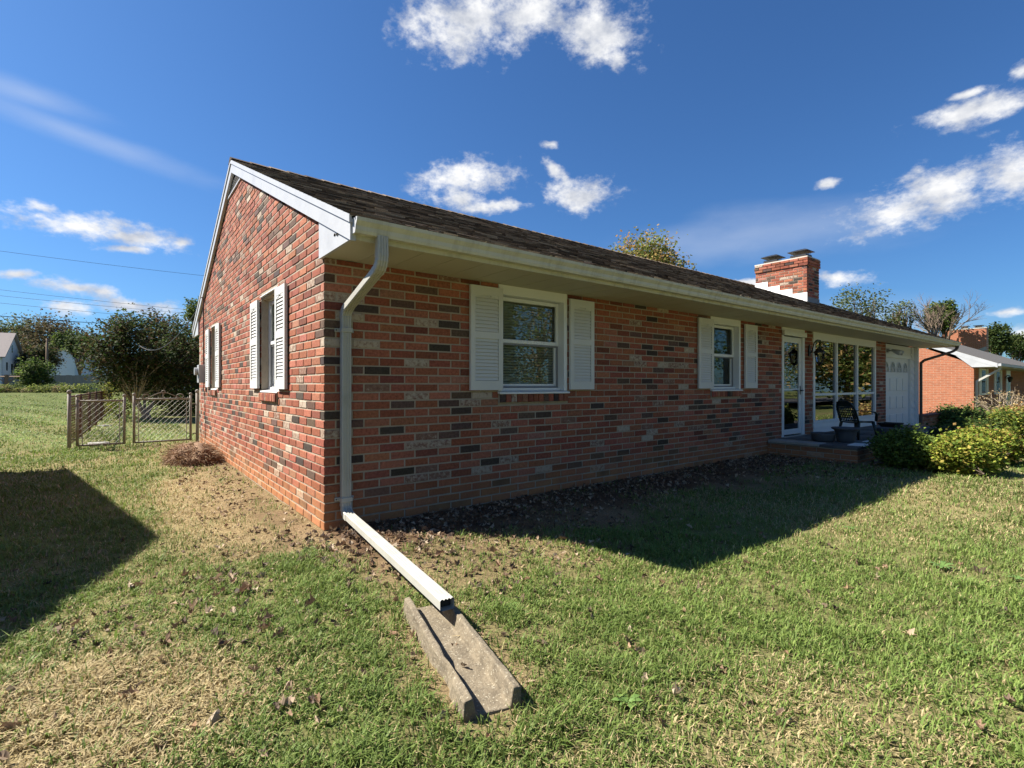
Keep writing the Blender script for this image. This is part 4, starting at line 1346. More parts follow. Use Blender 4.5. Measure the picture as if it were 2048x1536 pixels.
# ------------------------------------------------------------------ plants: generators
def leaves(name, parent, centers, n_per, spread, size, cols, seed, flat=.35, droop=0.0, keep=None, size_var=.4):
    r = np.random.default_rng(seed)
    C_ = np.asarray(centers, float); m = len(C_)
    P = np.repeat(C_, n_per, 0)
    sp = np.asarray(spread, float) if np.ndim(spread) else np.array([spread] * 3)
    P = P + r.normal(size=P.shape) * sp
    if keep is not None: P = P[keep(P)]
    n = len(P)
    nr = r.normal(size=(n, 3)); nr[:, 2] = np.abs(nr[:, 2]) + flat * 2
    nr /= np.linalg.norm(nr, axis=1)[:, None]
    t = r.normal(size=(n, 3)); t[:, 2] -= droop
    t -= nr * (t * nr).sum(1)[:, None]; t /= np.linalg.norm(t, axis=1)[:, None]
    s = np.cross(nr, t)
    L = (size * (1 - size_var + 2 * size_var * r.random(n)))[:, None]; W = L * .36
    v = np.stack([P - t * L * .5, P + s * W - nr * L * .06, P + t * L * .5, P - s * W - nr * L * .06], 1).reshape(-1, 3)
    q = np.arange(n * 4).reshape(n, 4)
    cols = np.array(cols, float)
    clump = np.repeat(r.integers(0, len(cols), m), n_per)[:n] if keep is None else r.integers(0, len(cols), n)
    own = r.integers(0, len(cols), n)
    idx = np.where(r.random(n) < .55, clump, own)
    c = cols[idx] * (.72 + .56 * r.random(n))[:, None]
    return np_mesh(name, v, q, M_LEAF, parent, np.repeat(c, 4, 0).astype(np.float32), 4)


def crown_points(c, rx, ry, rz, n, seed, hollow=.5, bottom=-1.0):
    r = np.random.default_rng(seed); out = []
    while len(out) < n:
        p = r.normal(size=3); p /= np.linalg.norm(p)
        k = (hollow ** 3 + (1 - hollow ** 3) * r.random()) ** (1 / 3)
        bump = .82 + .36 * vnoise(p[0] * 2.2 + c[0], p[1] * 2.2 + p[2] * 2.9 + c[1], 1.0, seed % 13)
        p = p * k * bump
        if p[2] < bottom: continue
        out.append((c[0] + p[0] * rx, c[1] + p[1] * ry, c[2] + p[2] * rz))
    return np.array(out)


def limb_tree(parent, base, forks, targets, r0, bark, seed, stems=1, name='trunk', twig=1.0):
    """tapered stems from the base, limbs to the targets"""
    rr_ = random.Random(seed); mb = MB(); b = np.array(base, float)
    heads = []
    for s in range(stems):
        off = np.array([rr_.uniform(-.12, .12) * (stems > 1), rr_.uniform(-.12, .12) * (stems > 1), 0])
        top = np.array(forks, float) + (np.array([rr_.uniform(-1, 1), rr_.uniform(-1, 1), rr_.uniform(-.2, .2)]) * (.5 if stems > 1 else .03))
        mid = (b + off + top) / 2 + np.array([rr_.uniform(-.06, .06), rr_.uniform(-.06, .06), 0])
        mb.tube([b + off - [0, 0, .15], b + off + [0, 0, .1], mid, top], [r0 * 1.35, r0 * 1.05, r0 * .85, r0 * .62], 8)
        heads.append(top)
    for t in targets:
        h = min(heads, key=lambda q: np.linalg.norm(q[:2] - np.array(t)[:2]))
        h = h - np.array([0, 0, rr_.uniform(0, .25) * (h[2] - b[2])])
        d = np.array(t) - h
        m1 = h + d * .45 + np.array([rr_.uniform(-.1, .1), rr_.uniform(-.1, .1), .08]) * np.linalg.norm(d)
        mb.tube([h, m1, t], [r0 * .45, r0 * .26, r0 * .07], 5)
        for _ in range(2):
            e = np.array(t) + np.array([rr_.gauss(0, .22), rr_.gauss(0, .22), rr_.gauss(-.02, .14)]) * min(np.linalg.norm(d), twig)
            mb.tube([m1 + (np.array(t) - m1) * .3, (np.array(t) + e) / 2, e], [r0 * .16, r0 * .1, r0 * .04], 4)
    return mb.build(name, bark, parent, True)


def tree(name, label, base, h, rx, rz, cols, seed, nclump=160, per=45, leaf=.16, spread=.35, trunk=.16, bark=None, group=None, stems=1, fork=.35, hollow=.45, cz=None, cat='tree', ry=None):
    base = np.array(base, float)
    t = thing(name, base, label, cat, group)
    cz = cz if cz is not None else h - rz
    c = base + [0, 0, cz]
    pts = crown_points(c, rx, ry or rx, rz, nclump, seed, hollow)
    tg = c + (pts[::max(1, len(pts) // 26)] - c) * .8
    limb_tree(t, base, base + [0, 0, max(.3, h * fork)], tg, trunk, bark or M_BARK, seed, stems)
    leaves('crown', t, pts, per, spread, leaf, cols, seed)
    return t


def bush(name, label, base, rx, ry, rz, cols, seed, n=120, per=40, leaf=.05, spread=.08, group=None, cat='bush'):
    base = np.array(base, float)
    t = thing(name, base, label, cat, group)
    c = base + [0, 0, rz * .95]
    pts = crown_points(c, rx, ry, rz, n, seed, .72, -.95)
    limb_tree(t, base, base + [0, 0, rz * .5], pts[::max(1, n // 18)], .02, M_BARK, seed, 3, 'stems')
    leaves('foliage', t, pts, per, spread, leaf, cols, seed, keep=lambda P: P[:, 2] > base[2] + .03)
    return t


# ------------------------------------------------------------------ bushes by the porch
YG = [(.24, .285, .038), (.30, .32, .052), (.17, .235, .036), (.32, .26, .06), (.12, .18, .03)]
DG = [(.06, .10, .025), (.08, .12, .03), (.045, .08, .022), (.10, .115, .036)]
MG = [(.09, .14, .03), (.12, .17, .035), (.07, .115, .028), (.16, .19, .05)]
bush('shrub', 'dark green clipped shrub in the house shadow at the porch corner', (8.1, -2.02, 0), .42, .42, .285, MG + YG[2:3] + YG[4:], 51, 170, 60, .045, .055)  # same yellow-green kind, house shade mixed into darker leaf colours
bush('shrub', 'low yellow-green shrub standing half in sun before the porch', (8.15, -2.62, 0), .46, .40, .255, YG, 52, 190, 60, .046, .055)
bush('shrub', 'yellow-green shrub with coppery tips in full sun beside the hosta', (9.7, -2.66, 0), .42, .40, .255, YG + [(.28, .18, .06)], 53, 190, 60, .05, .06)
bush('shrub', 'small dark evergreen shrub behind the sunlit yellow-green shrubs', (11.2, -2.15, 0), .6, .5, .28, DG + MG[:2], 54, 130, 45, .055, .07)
bush('shrub', 'mid-green shrub with red lower stems by the driveway', (13.4, -2.45, 0), .62, .6, .34, YG[1:] + MG, 55, 150, 50, .06, .08)
bush('shrub', 'rust-tinged bush beyond the driveway before the neighbour house', (20.2, -1.85, -.08), .7, .7, .30, [(.42, .30, .13), (.30, .26, .07), (.38, .22, .09)], 56, 140, 45, .07, .1)
bush('shrub', 'dark evergreen shrub at the foot of the neighbour downspout', (20.0, -.35, -.08), .9, .7, .28, DG + MG, 57, 140, 40, .08, .1)


def hosta(base, seed):
    base = np.array(base, float)
    t = thing('hosta', base, 'broad-leaved green hosta in the border beside the yellow shrubs', 'plant')
    r = random.Random(seed)
    for i in range(13):
        a = r.uniform(0, 2 * math.pi); L = r.uniform(.22, .36); w = L * .33; up = r.uniform(.1, .24)
        d = np.array([math.cos(a), math.sin(a), 0]); s = np.array([-math.sin(a), math.cos(a), 0]); z = np.array([0, 0, 1.])
        q = [(0, 0, 0), (.3, .55, up * .8), (.62, 1, up), (.85, .6, up * .85), (1, 0, up * .6)]
        vs_ = []; fs = []
        for k, (f, ww, h) in enumerate(q):
            for sg in (-1, 0, 1): vs_.append(base + d * L * f + s * w * ww * sg + z * (h + .02 * abs(sg) * ww))
        for k in range(4):
            for j in range(2): fs.append((k * 3 + j, k * 3 + j + 1, (k + 1) * 3 + j + 1, (k + 1) * 3 + j))
        o = MB().add(vs_, fs).mesh('leaf', M_HOSTA, True, False)
        put('leaf', o, t)
M_HOSTA = plain('hosta_leaf', (.10, .21, .045), .2, 12, .4)
hosta((10.9, -2.98, 0), 3)
# twiggy shrub before the neighbour house
tb = np.array([23.5, -.75, -.2])
t = thing('twiggy_shrub', tb, 'sparse pale twiggy shrub, nearly leafless, before the neighbour front wall', 'bush')
tips = crown_points(tb + [0, 0, .85], .8, .7, .45, 44, 61, .6)
limb_tree(t, tb, tb + [0, 0, .35], tips, .035, M_PALEBARK, 61, 5, 'stems')
leaves('foliage', t, tips, 10, .1, .05, [(.40, .30, .17), (.33, .22, .12), (.30, .26, .12)], 62)

# ------------------------------------------------------------------ low wall and driveway at the garage end
drv = MB().add([(14.42, -14, .012), (17.2, -14, .012), (17.2, -.0, .022), (14.42, .0, .022), (14.42, -14, -.6), (17.2, -14, -.6), (17.2, 0, -.6), (14.42, 0, -.6)],
               [(0, 1, 2, 3), (0, 4, 5, 1), (1, 5, 6, 2), (2, 6, 7, 3), (3, 7, 4, 0)]).build('driveway', M_DRIVE); tag(drv, 'dark asphalt driveway to the garage', kind='structure')
lw = thing('low_brick_wall', (18.8, .1, 0), 'low dark brick garden wall running on from the garage corner', 'wall')
MB().box((17.22, .009, -.4), (20.4, .2, .31)).build('core', M_MORTAR, lw)
LB = Bricks(); rw = random.Random(6)
for k in range(-2, 4):
    u = 0 if k % 2 else -.127
    while u < 3.15:
        p, q = max(0, u), min(3.17, u + BL - BJ)
        if q - p > .03: LB.add((17.22 + p, 0, k * BC), q - p, BC - BJ, 0, lw, rw, dark=.3)
        u += BL
LB.emit(0)
MB().box((17.2, -.03, .312), (20.42, .22, .36)).build('coping', plain('coping_brick', (.16, .07, .045), .2, 14, .9, .4), lw, bevel=.006)

# ------------------------------------------------------------------ houses
def lap_siding(mb, p0, p1, z0, z1, outn, step=.2, top=None):
    """clapboards between two ground points; top(t) gives the upper limit"""
    p0, p1, o = np.array(p0, float), np.array(p1, float), np.array(outn, float)
    z = z0
    while z < z1 - .01:
        za, zb = z, min(z + step, z1)
        ts = (0.0, 1.0)
        if top is not None:
            tt = [t for t in np.linspace(0, 1, 41) if top(t) > za]
            if not tt: break
            ts = (tt[0], tt[-1])
        a, b = p0 + (p1 - p0) * ts[0], p0 + (p1 - p0) * ts[1]
        mb.add([(*(a + o * .03), za), (*(b + o * .03), za), (*(b + o * .008), zb), (*(a + o * .008), zb), (*a, za), (*b, za)], [(0, 1, 2, 3), (4, 5, 1, 0)])
        z += step


def gable_house(name, label, x0, x1, y0, y1, zg, soff, pitch, over, wallm_front, wallm_gable, roofm, chimney=None, side_over=.06, group=None, windows=(), cat='house'):
    """ridge along X; front faces -Y, gable faces -X"""
    t = thing(name, ((x0 + x1) / 2, (y0 + y1) / 2, zg), label, cat, group)
    ym = (y0 + y1) / 2
    def rz(y): return soff + .155 + pitch * ((y if y < ym else 2 * ym - y) - (y0 - over))
    MB().box((x0 + .004, y0, zg - .3), (x1, y0 + .2, soff)).build('wall', wallm_front, t)
    MB().prism([(x0, y0 + .001, zg - .3), (x0, y1, zg - .3), (x0, y1, soff), (x0, ym, rz(ym) - .2), (x0, y0 + .001, soff + .1)], (.2, 0, 0)).build('gable_wall', wallm_gable, t)
    MB().box((x0 + .2, y1 - .2, zg - .3), (x1, y1, soff)).build('rear_wall', wallm_front, t)
    MB().prism([(x1 - .2, y0 + .2, zg - .3), (x1 - .2, y1 - .2, zg - .3), (x1 - .2, y1 - .2, soff), (x1 - .2, ym, rz(ym) - .2), (x1 - .2, y0 + .2, soff)], (.2, 0, 0)).build('end_wall', wallm_gable, t)
    ya, yb = y0 - over, y1 + over
    xa, xb = x0 - side_over, x1 + side_over
    rf = MB().prism([(xa, ya, rz(ya) - .05), (xa, ya, rz(ya)), (xa, ym, rz(ym)), (xa, yb, rz(ya)), (xa, yb, rz(ya) - .05), (xa, ym, rz(ym) - .06)], (xb - xa, 0, 0)).build('roof', roofm, t)
    for s in (0, 1):
        q = [(xa - .012, ya + .02, rz(ya) - .02), (xa - .012, ym, rz(ym) - .02), (xa - .012, ym, rz(ym) - .22), (xa - .012, ya + .02, rz(ya) - .20)]
        r2 = [(xa - .006, y0 + .05, soff - .01), (xa - .006, ya + .06, soff - .01), (xa - .006, ya + .04, soff + .03), (xa - .006, y0 + .05, rz(y0 + .05) - .21), (xa - .006, y0 + .62, rz(y0 + .62) - .21)]
        if s: q = [(a, y0 + y1 - b, c) for a, b, c in q]; r2 = [(a, y0 + y1 - b, c) for a, b, c in r2]
        MB().prism(q, (.04, 0, 0)).build('rake_board', M_TRIM, t)
        MB().prism(r2, (.025, 0, 0)).build('eave_return', M_TRIM, t)
    MB().box((xa, ya + .05, soff - .012), (xb, y0 - .002, soff + .01)).build('soffit', M_SOFFIT, t)
    MB().box((xa, ya - .09, rz(ya) - .14), (xb, ya + .049, rz(ya) - .03)).build('gutter', M_TRIM, t)
    return t, rz, rf


# the brick neighbour beyond the garage
NX, NY, NG, NS = 27.9, .65, -.35, 2.04
nb, nrz, nroof = gable_house('neighbour_house', 'orange-red brick house with white gable trim beyond the driveway', NX, NX + 15, NY, NY + 8.4, NG, NS, .431, .78, M_NBRX, M_NBRY, M_ROOFGREY)
prof_ds = [(-.05, -.04), (.05, -.04), (.05, .04), (-.05, .04)]
MB().sweep(prof_ds, [(NX + .25, NY - .80, NS + .04), (NX + .25, NY - .78, NS - .12), (NX + .18, NY - .07, NS - .62), (NX + .18, NY - .06, NS - .75), (NX + .18, NY - .06, NG + .1)]).build('downspout', M_DOWN, nb)
for i, xw in enumerate((NX + 1.35, NX + 4.6)):
    w = MB(); z0, z1 = NG + 1.16, NS - .04
    w.box((xw, NY - .02, z0), (xw + .95, NY + .02, z1)); wd = w.build('window', M_VINYL, nb)
    MB().box((xw + .09, NY - .028, z0 + .08), (xw + .86, NY - .021, (z0 + z1) / 2 - .03)).build('pane', M_GLASS, wd)
    MB().box((xw + .09, NY - .028, (z0 + z1) / 2 + .03), (xw + .86, NY - .021, z1 - .08)).build('pane', M_GLASS, wd)
    MB().box((xw + .09, NY - .0205, z0 + .08), (xw + .86, NY - .02, z1 - .08)).build('room', M_DARK, wd)  # thin dark sheet in place of an unlit room
    for dx_ in (-.46, 1.0): MB().box((xw + dx_, NY - .035, z0), (xw + dx_ + .42, NY - .005, z1)).build('shutter', M_SHUT, nb)
nd = MB().box((NX + 7.2, NY - .03, NG + .2), (NX + 8.3, NY + .02, NS - .02)).build('door', M_VINYL, nb)
MB().box((NX + 7.45, NY - .04, NG + .4), (NX + 8.1, NY - .031, NS - .25)).build('pane', M_GLASS, nd)
nl = thing('porch_lantern', (NX + 6.9, NY - .15, NG + 1.85), 'small black lantern beside the neighbour house door', 'lantern')
MB().tube([(NX + 6.9, NY - .002, NG + 1.95), (NX + 6.9, NY - .1, NG + 2.1), (NX + 6.9, NY - .2, NG + 2.08)], .02, 5).build('arm', M_BLACK, nl)
MB().lathe([(.05, -.2), (.11, .0), (.13, .02), (.03, .1)], (NX + 6.9, NY - .2, NG + 1.95), 8).build('body', M_BLACK, nl)
# its chimney, standing on the front slope
def on_nroof(px, py):
    d = ray(px, py); a = NS + .155 + .431 * (-(NY - .78))
    t_ = (a + .431 * CAM[1] - CAM[2]) / (d[2] - .431 * d[1]); return CAM + t_ * d
cf = on_nroof(1973, 697)
ncx = cf[0]
d_ = ray(1887, 672); t_ = (ncx - CAM[0]) / d_[0]; cb = CAM + t_ * d_
d_ = ray(1973, 656); t_ = (ncx - CAM[0]) / d_[0]; ct = CAM + t_ * d_
nch = MB().box((ncx, cf[1], nrz(cf[1]) - .6), (ncx + .8, cb[1], ct[2])).build('chimney', M_NBRY, nb)
MB().prism([(ncx - .012, cf[1], nrz(cf[1]) - .05), (ncx - .012, cf[1], nrz(cf[1]) + .28), (ncx - .012, cb[1], nrz(cb[1]) + .28), (ncx - .012, cb[1], nrz(cb[1]) - .05)], (.008, 0, 0)).build('flashing', plain('flashing_grey', (.33, .32, .28), .1, 5, .6), nch)
MB().box((ncx - .03, cf[1] - .03, ct[2] - .002), (ncx + .83, cb[1] + .03, ct[2] + .06)).build('crown', bpy.data.materials['crown_mortar'], nch)
for f_ in (.2, .52, .85):
    yc = cf[1] + (cb[1] - cf[1]) * f_
    MB().box((ncx + .2, yc - .22, ct[2] + .06), (ncx + .6, yc + .22, ct[2] + .2)).build('flue', bpy.data.materials['flashing_grey'], nch)
    MB().box((ncx + .08, yc - .32, ct[2] + .26), (ncx + .72, yc + .32, ct[2] + .3)).build('cap', M_CAPMET, nch)
    MB().box((ncx + .24, yc - .18, ct[2] + .2), (ncx + .56, yc + .18, ct[2] + .26)).build('mesh', M_GALV, nch)

# the neighbour on the other side, outside the picture: its gable throws the shadow on the side lawn
ax_, az_ = -4.33, 4.75
sb = thing('neighbour_house', (-11, 4, 0), 'brick neighbour house whose gable shadow lies across the side lawn', 'house')
MB().prism([(ax_ - .1, .1, -.2), (ax_ - .1, 7.6, -.2), (ax_ - .1, 7.6, 3.3), (ax_ - .1, 3.86, az_ - .2), (ax_ - .1, .1, 2.9)], (-14, 0, 0)).build('wall', M_NBRY, sb)
MB().prism([(ax_, -.75, 2.68), (ax_, -.75, 2.74), (ax_, 3.86, az_), (ax_, 8.0, 3.47), (ax_, 8.0, 3.40), (ax_, 3.86, az_ - .08)], (-14.2, 0, 0)).build('roof', M_ROOFGREY, sb)

# houses beyond the back gardens
def far_house(name, label, px0, px1, D, z_eave, z_ridge, wallm, roofm, wins=(), depth=9.0, zg=.4, D1=None, left=False):
    """gable end faces the camera; ridge runs away from it"""
    a, b = ground_at(px0, D, zg), ground_at(px1, D1 or D, zg)
    w = np.linalg.norm(b - a); e = (b - a) / w; back = np.array([-e[1], e[0], 0])
    if (back @ RGT > 0 if left else back @ FWD < 0): back = -back
    mid = (a + b) / 2
    t = thing(name, mid, label, 'house')
    P = lambda u, v, z: a + e * u + back * v + [0, 0, z - zg]
    top = lambda tt: z_eave + (z_ridge - z_eave) * (1 - abs(2 * tt - 1))
    MB().prism([P(0, .02, zg - .4), P(w, .02, zg - .4), P(w, .02, z_eave), P(w / 2, .02, z_ridge - .03), P(0, .02, z_eave)], back * depth).build('wall', wallm, t)
    mb = MB(); lap_siding(mb, a[:2], b[:2], zg - .2, z_ridge - .05, -back[:2], .22, top); mb.build('siding', wallm, t)
    o = .35; k = (z_ridge - z_eave) / (w / 2)
    MB().prism([P(-o, -.35, z_eave - k * o), P(w / 2, -.35, z_ridge), P(w + o, -.35, z_eave - k * o), P(w + o, -.35, z_eave - k * o + .14), P(w / 2, -.35, z_ridge + .16), P(-o, -.35, z_eave - k * o + .14)], back * (depth + .7)).build('roof', roofm, t)
    for (u, z0, ww, hh) in wins:
        f = MB().prism([P(u - .08, -.05, z0 - .08), P(u + ww + .08, -.05, z0 - .08), P(u + ww + .08, -.05, z0 + hh + .08), P(u - .08, -.05, z0 + hh + .08)], back * .06).build('window', M_VINYL, t)
        MB().prism([P(u, -.06, z0), P(u + ww, -.06, z0), P(u + ww, -.06, z0 + hh), P(u, -.06, z0 + hh)], back * .009).build('pane', M_GLASS, f)
        MB().prism([P(u, -.0502, z0), P(u + ww, -.0502, z0), P(u + ww, -.0502, z0 + hh), P(u, -.0502, z0 + hh)], back * .0001).build('room', M_DARK, f)  # near-black sheet paints the unlit room behind the pane
    return t, P, w


far_house('white_house', 'white clapboard house with steep gable behind the back fence', 4, 43, 60, 4.7, 7.6, M_SIDEW, M_ROOFTAN, [(1.4, 3.0, .6, 1.0), (5.4, 3.0, .6, 1.0), (3.6, 5.3, .6, .9), (3.4, 2.4, .7, 1.5)], 14, D1=67, left=True)
far_house('blue_house', 'pale blue sided outbuilding with low gable beyond the utility pole', 102, 150, 84, 6.3, 7.2, M_SIDEB, M_ROOFGREY, [(.8, 1.2, .7, .9), (2.4, 1.2, .7, .9)], 9)
far_house('grey_roof_house', 'grey-roofed house seen between crepe myrtle and brick gable', 346, 424, 66, 2.6, 5.6, M_SIDEW, M_ROOFGREY, [(1.2, 1.2, .9, 1.2)], 10)
lowh = thing('flat_roof_shed', ground_at(62, 72, .4), 'low white shed with flat roof beside the white clapboard house', 'shed')
a, b = ground_at(40, 70, .4), ground_at(100, 74, .4); e = (b - a) / np.linalg.norm(b - a); bk = np.array([-e[1], e[0], 0])
MB().prism([a + [0, 0, -.3], b + [0, 0, -.3], b + [0, 0, 4.6], a + [0, 0, 4.6]], bk * 5).build('wall', M_SIDEW, lowh)
MB().prism([a + [0, 0, 4.6] - e * .4 - bk * .4, b + [0, 0, 4.6] + e * .4 - bk * .4, b + [0, 0, 4.8] + e * .4 - bk * .4, a + [0, 0, 4.8] - e * .4 - bk * .4], bk * 5.8).build('roof', M_ROOFGREY, lowh)

# utility pole and cables
pb = ground_at(94, 60, .4)
pole = thing('utility_pole', pb, 'brown wooden utility pole between the white and blue houses', 'utility pole')
MB().tube([pb - [0, 0, .3], pb + [0, 0, 6.35]], [.15, .11], 10).build('shaft', M_POLE, pole, True)
MB().box((pb[0] - .35, pb[1] - .06, 6.45), (pb[0] + .35, pb[1] + .06, 6.57)).build('crossarm', M_POLE, pole)
def cable(label, pts, sag, r=.014):
    P_ = [np.array(p) for p in pts]; out = []
    for a, b in zip(P_[:-1], P_[1:]):
        for t in np.linspace(0, 1, 13): out.append(a + (b - a) * t - np.array([0, 0, sag * 4 * t * (1 - t)]))
    o = MB().tube(out, r, 5).build('power_cable', M_WIRE); tag(o, label, 'cable', 'overhead cables')
cable('topmost thin overhead cable crossing high above the back gardens', [at(-260, 466, 28), at(480, 559, 37)], .12, .010)
cable('thin overhead cable, second below the topmost one', [at(-260, 547, 44), at(470, 628, 55)], .2, .014)
cable('thin overhead cable, third below the topmost one', [at(-260, 562, 44), at(470, 634, 55)], .2, .014)
cable('thin overhead cable, fourth below the topmost one', [at(-260, 577, 44), at(470, 648, 55)], .2, .014)
cable('thick overhead cable passing in front of the far brown tree', [at(-160, 616, 46), at(215, 647, 62), at(420, 655, 70)], .15, .035)
cable('thick lower overhead cable crossing the far tree crowns', [at(-160, 640, 46), at(200, 673, 62), at(420, 690, 70)], .15, .03)
cable('service cable sagging from the brick gable corner into the crepe myrtle', [(-.03, 8.32, 2.9), (-.9, 17.5, 2.75)], .55, .012)

# back garden fence, weeds
bf0, bf1 = ground_at(-160, 58, .42), ground_at(330, 66, .42)
bf = thing('board_fence', bf0, 'long weathered grey board fence along the end of the back garden', 'fence')
e = bf1 - bf0; Lf = np.linalg.norm(e); e /= Lf
nbd = int(Lf / .30)
brd = MB().box((0, -.015, 0), (.285, .015, 2.1)).mesh('board', M_WOODG)
ang = math.atan2(e[1], e[0])
for i in range(nbd):
    p = bf0 + e * (.30 * i)
    o = bpy.data.objects.new('board', brd); COL.objects.link(o); o.parent = bf; o.matrix_parent_inverse = Matrix.Translation(-Vector(bf.location))
    o.location = (p[0], p[1], p[2] - .05 + .03 * math.sin(i * 1.7)); o.rotation_euler = (0, 0, ang)
q = MB()
for z in (.35, 1.85): q.tube([bf0 + [0, .05, z], bf1 + [0, .05, z]], .04, 4)
q.build('rail', M_WOODG, bf)
GW = [(.20, .19, .08), (.12, .16, .04), (.30, .24, .13), (.16, .20, .05), (.26, .28, .06)]
rg = random.Random(77)
for i in range(13):
    px = -20 + i * 17 + rg.uniform(-5, 5); D = rg.uniform(50, 55)
    p = ground_at(px, D, float(terrain(*ground_at(px, D)[:2])))
    kind = i % 4
    lab = ['tall green weed clump in the overgrown bed before the board fence', 'straw-brown weed clump in the overgrown bed before the board fence', 'yellow-green weed clump in the overgrown bed before the board fence', 'dark leafy weed clump in the overgrown bed before the board fence'][kind]
    c = [GW[1:2] + GW[3:4], [GW[0], GW[2]], [GW[4], GW[3]], DG + GW[1:2]][kind]
    bush('weed_clump', lab, p, rg.uniform(.8, 1.5), .7, rg.uniform(.16, .48), c, 200 + i, 34, 20, .15, .14, 'weeds along the back fence', 'weeds')
# clothes-line frame by the white house
p = ground_at(13, 54, .4)
cl = thing('clothes_post', p, 'dark timber T-shaped clothes-line post near the white house', 'post')
MB().box((p[0] - .13, p[1] - .13, .2), (p[0] + .13, p[1] + .13, 2.35)).build('upright', M_POLE, cl)
r3 = RGT
MB().tube([p + r3 * -1.3 + [0, 0, 1.75], p + r3 * 1.45 + [0, 0, 1.75]], .07, 4).build('crossbar', M_POLE, cl)
for s in (-1, 1): MB().tube([p + r3 * s * 1.0 + [0, 0, 1.7], p + [0, 0, 1.0]], .05, 4).build('brace', M_POLE, cl)


# ------------------------------------------------------------------ trees
RD = [(.050, .068, .02), (.07, .062, .026), (.042, .070, .02), (.085, .055, .03), (.06, .085, .026)]
cmb = np.array([-.55, 18.6, 0])
t = thing('crepe_myrtle', cmb, 'round dark red-green crepe myrtle with many pale stems behind the gate', 'tree')
cp = crown_points(cmb + [0, 0, 2.45], 1.85, 1.85, 1.45, 330, 71, .3)
limb_tree(t, cmb, cmb + [0, 0, .75], cp[::7], .055, M_PALEBARK, 71, 9)
leaves('crown', t, cp, 70, .17, .10, RD, 72)
FOREST = [(.05, .08, .022), (.065, .09, .025), (.09, .11, .03), (.04, .065, .02)]
bush('evergreen_shrub', 'tall dense dark evergreen shrub mass behind the brick house corner', (1.6, 22.5, 0), 2.7, 2.0, 1.5, FOREST, 73, 240, 60, .13, .26)
bush('evergreen_shrub', 'rounded lighter green shrub rising over the dark evergreen shrub', (1.7, 26.0, 0), 2.3, 2.0, 1.75, MG + FOREST, 74, 180, 55, .14, .26)
bush('evergreen_shrub', 'narrow yellow-leaved shrub at the foot of the crepe myrtle', (-1.35, 19.8, 0), .45, .45, .95, YG + [(.30, .26, .12)], 75, 60, 40, .07, .12)

def bgtree(px, D, top_y, half_px, cols, seed, label, name='broadleaf_tree', zg=.3, nclump=150, per=40, leaf=None, squash=1.0, hollow=.4, group='trees beyond the back gardens', spread=None):
    b = ground_at(px, D, zg); h = (CY - top_y) * D / FPX + CAM[2] - zg
    rx = half_px * D / FPX; rzz = min(h * .45, rx * 1.05 * squash)
    return tree(name, label, b, h, rx, rzz, cols, seed, nclump, per, leaf or (.0042 * D), spread or rx * .16, max(.12, h * .018), group=group, fork=.3, hollow=hollow)
BRN = [(.085, .07, .035), (.11, .08, .045), (.065, .07, .03), (.13, .10, .05)]
bgtree(112, 96, 633, 52, BRN, 81, 'large brown-leaved tree behind the utility pole', nclump=230)
bgtree(20, 105, 640, 42, FOREST + [(.12, .13, .04)], 82, 'dark green tree rising over the white clapboard house', nclump=120)
bgtree(45, 120, 628, 48, [(.14, .15, .06), (.11, .12, .05)], 83, 'thin pale-leaved tall tree behind the white clapboard house', nclump=70, per=26, hollow=.2)
bgtree(132, 88, 668, 24, MG + FOREST, 84, 'small bright green tree before the large brown-leaved tree', nclump=90)
bgtree(78, 66, 690, 30, BRN + FOREST, 85, 'low rusty-topped tree crowding the utility pole', nclump=120)
bgtree(70, 58, 722, 28, DG + MG, 86, 'rounded green shrub at the foot of the utility pole', 'garden_shrub', nclump=90)
bgtree(160, 76, 668, 22, FOREST, 87, 'dark tree behind the crepe myrtle', nclump=90)
bgtree(402, 44, 600, 26, [(.10, .14, .03), (.14, .17, .04), (.07, .10, .028)], 88, 'tall leafy tree peeking past the brick gable edge', nclump=120)
bgtree(340, 60, 655, 40, FOREST + MG, 89, 'broad green tree over the grey-roofed house', nclump=120)
AUT = [(.26, .24, .075), (.36, .25, .09), (.19, .22, .06), (.40, .25, .11), (.15, .18, .05)]
bgtree(1290, 27.5, 487, 78, AUT, 91, 'autumn-tinted tree with yellow-green crown showing over the roof ridge', nclump=330, per=60, leaf=.15, squash=1.0, group=None, zg=0, spread=.34)
GG = [(.10, .13, .045), (.13, .15, .06), (.08, .10, .04)]
bgtree(1718, 40, 578, 52, GG, 93, 'airy green tree rising behind the roof just past the chimney', nclump=110, per=34, leaf=.17, hollow=.3, group=None, zg=0)
bgtree(1800, 42, 606, 30, GG, 94, 'slender open tree between the airy tree and the bare tree', nclump=46, per=26, leaf=.17, hollow=.2, group=None, zg=0)
bgtree(1882, 44, 606, 26, FOREST + MG, 95, 'dense dark green tree low behind the bare tree', nclump=110, per=45, leaf=.19, group=None, zg=0)
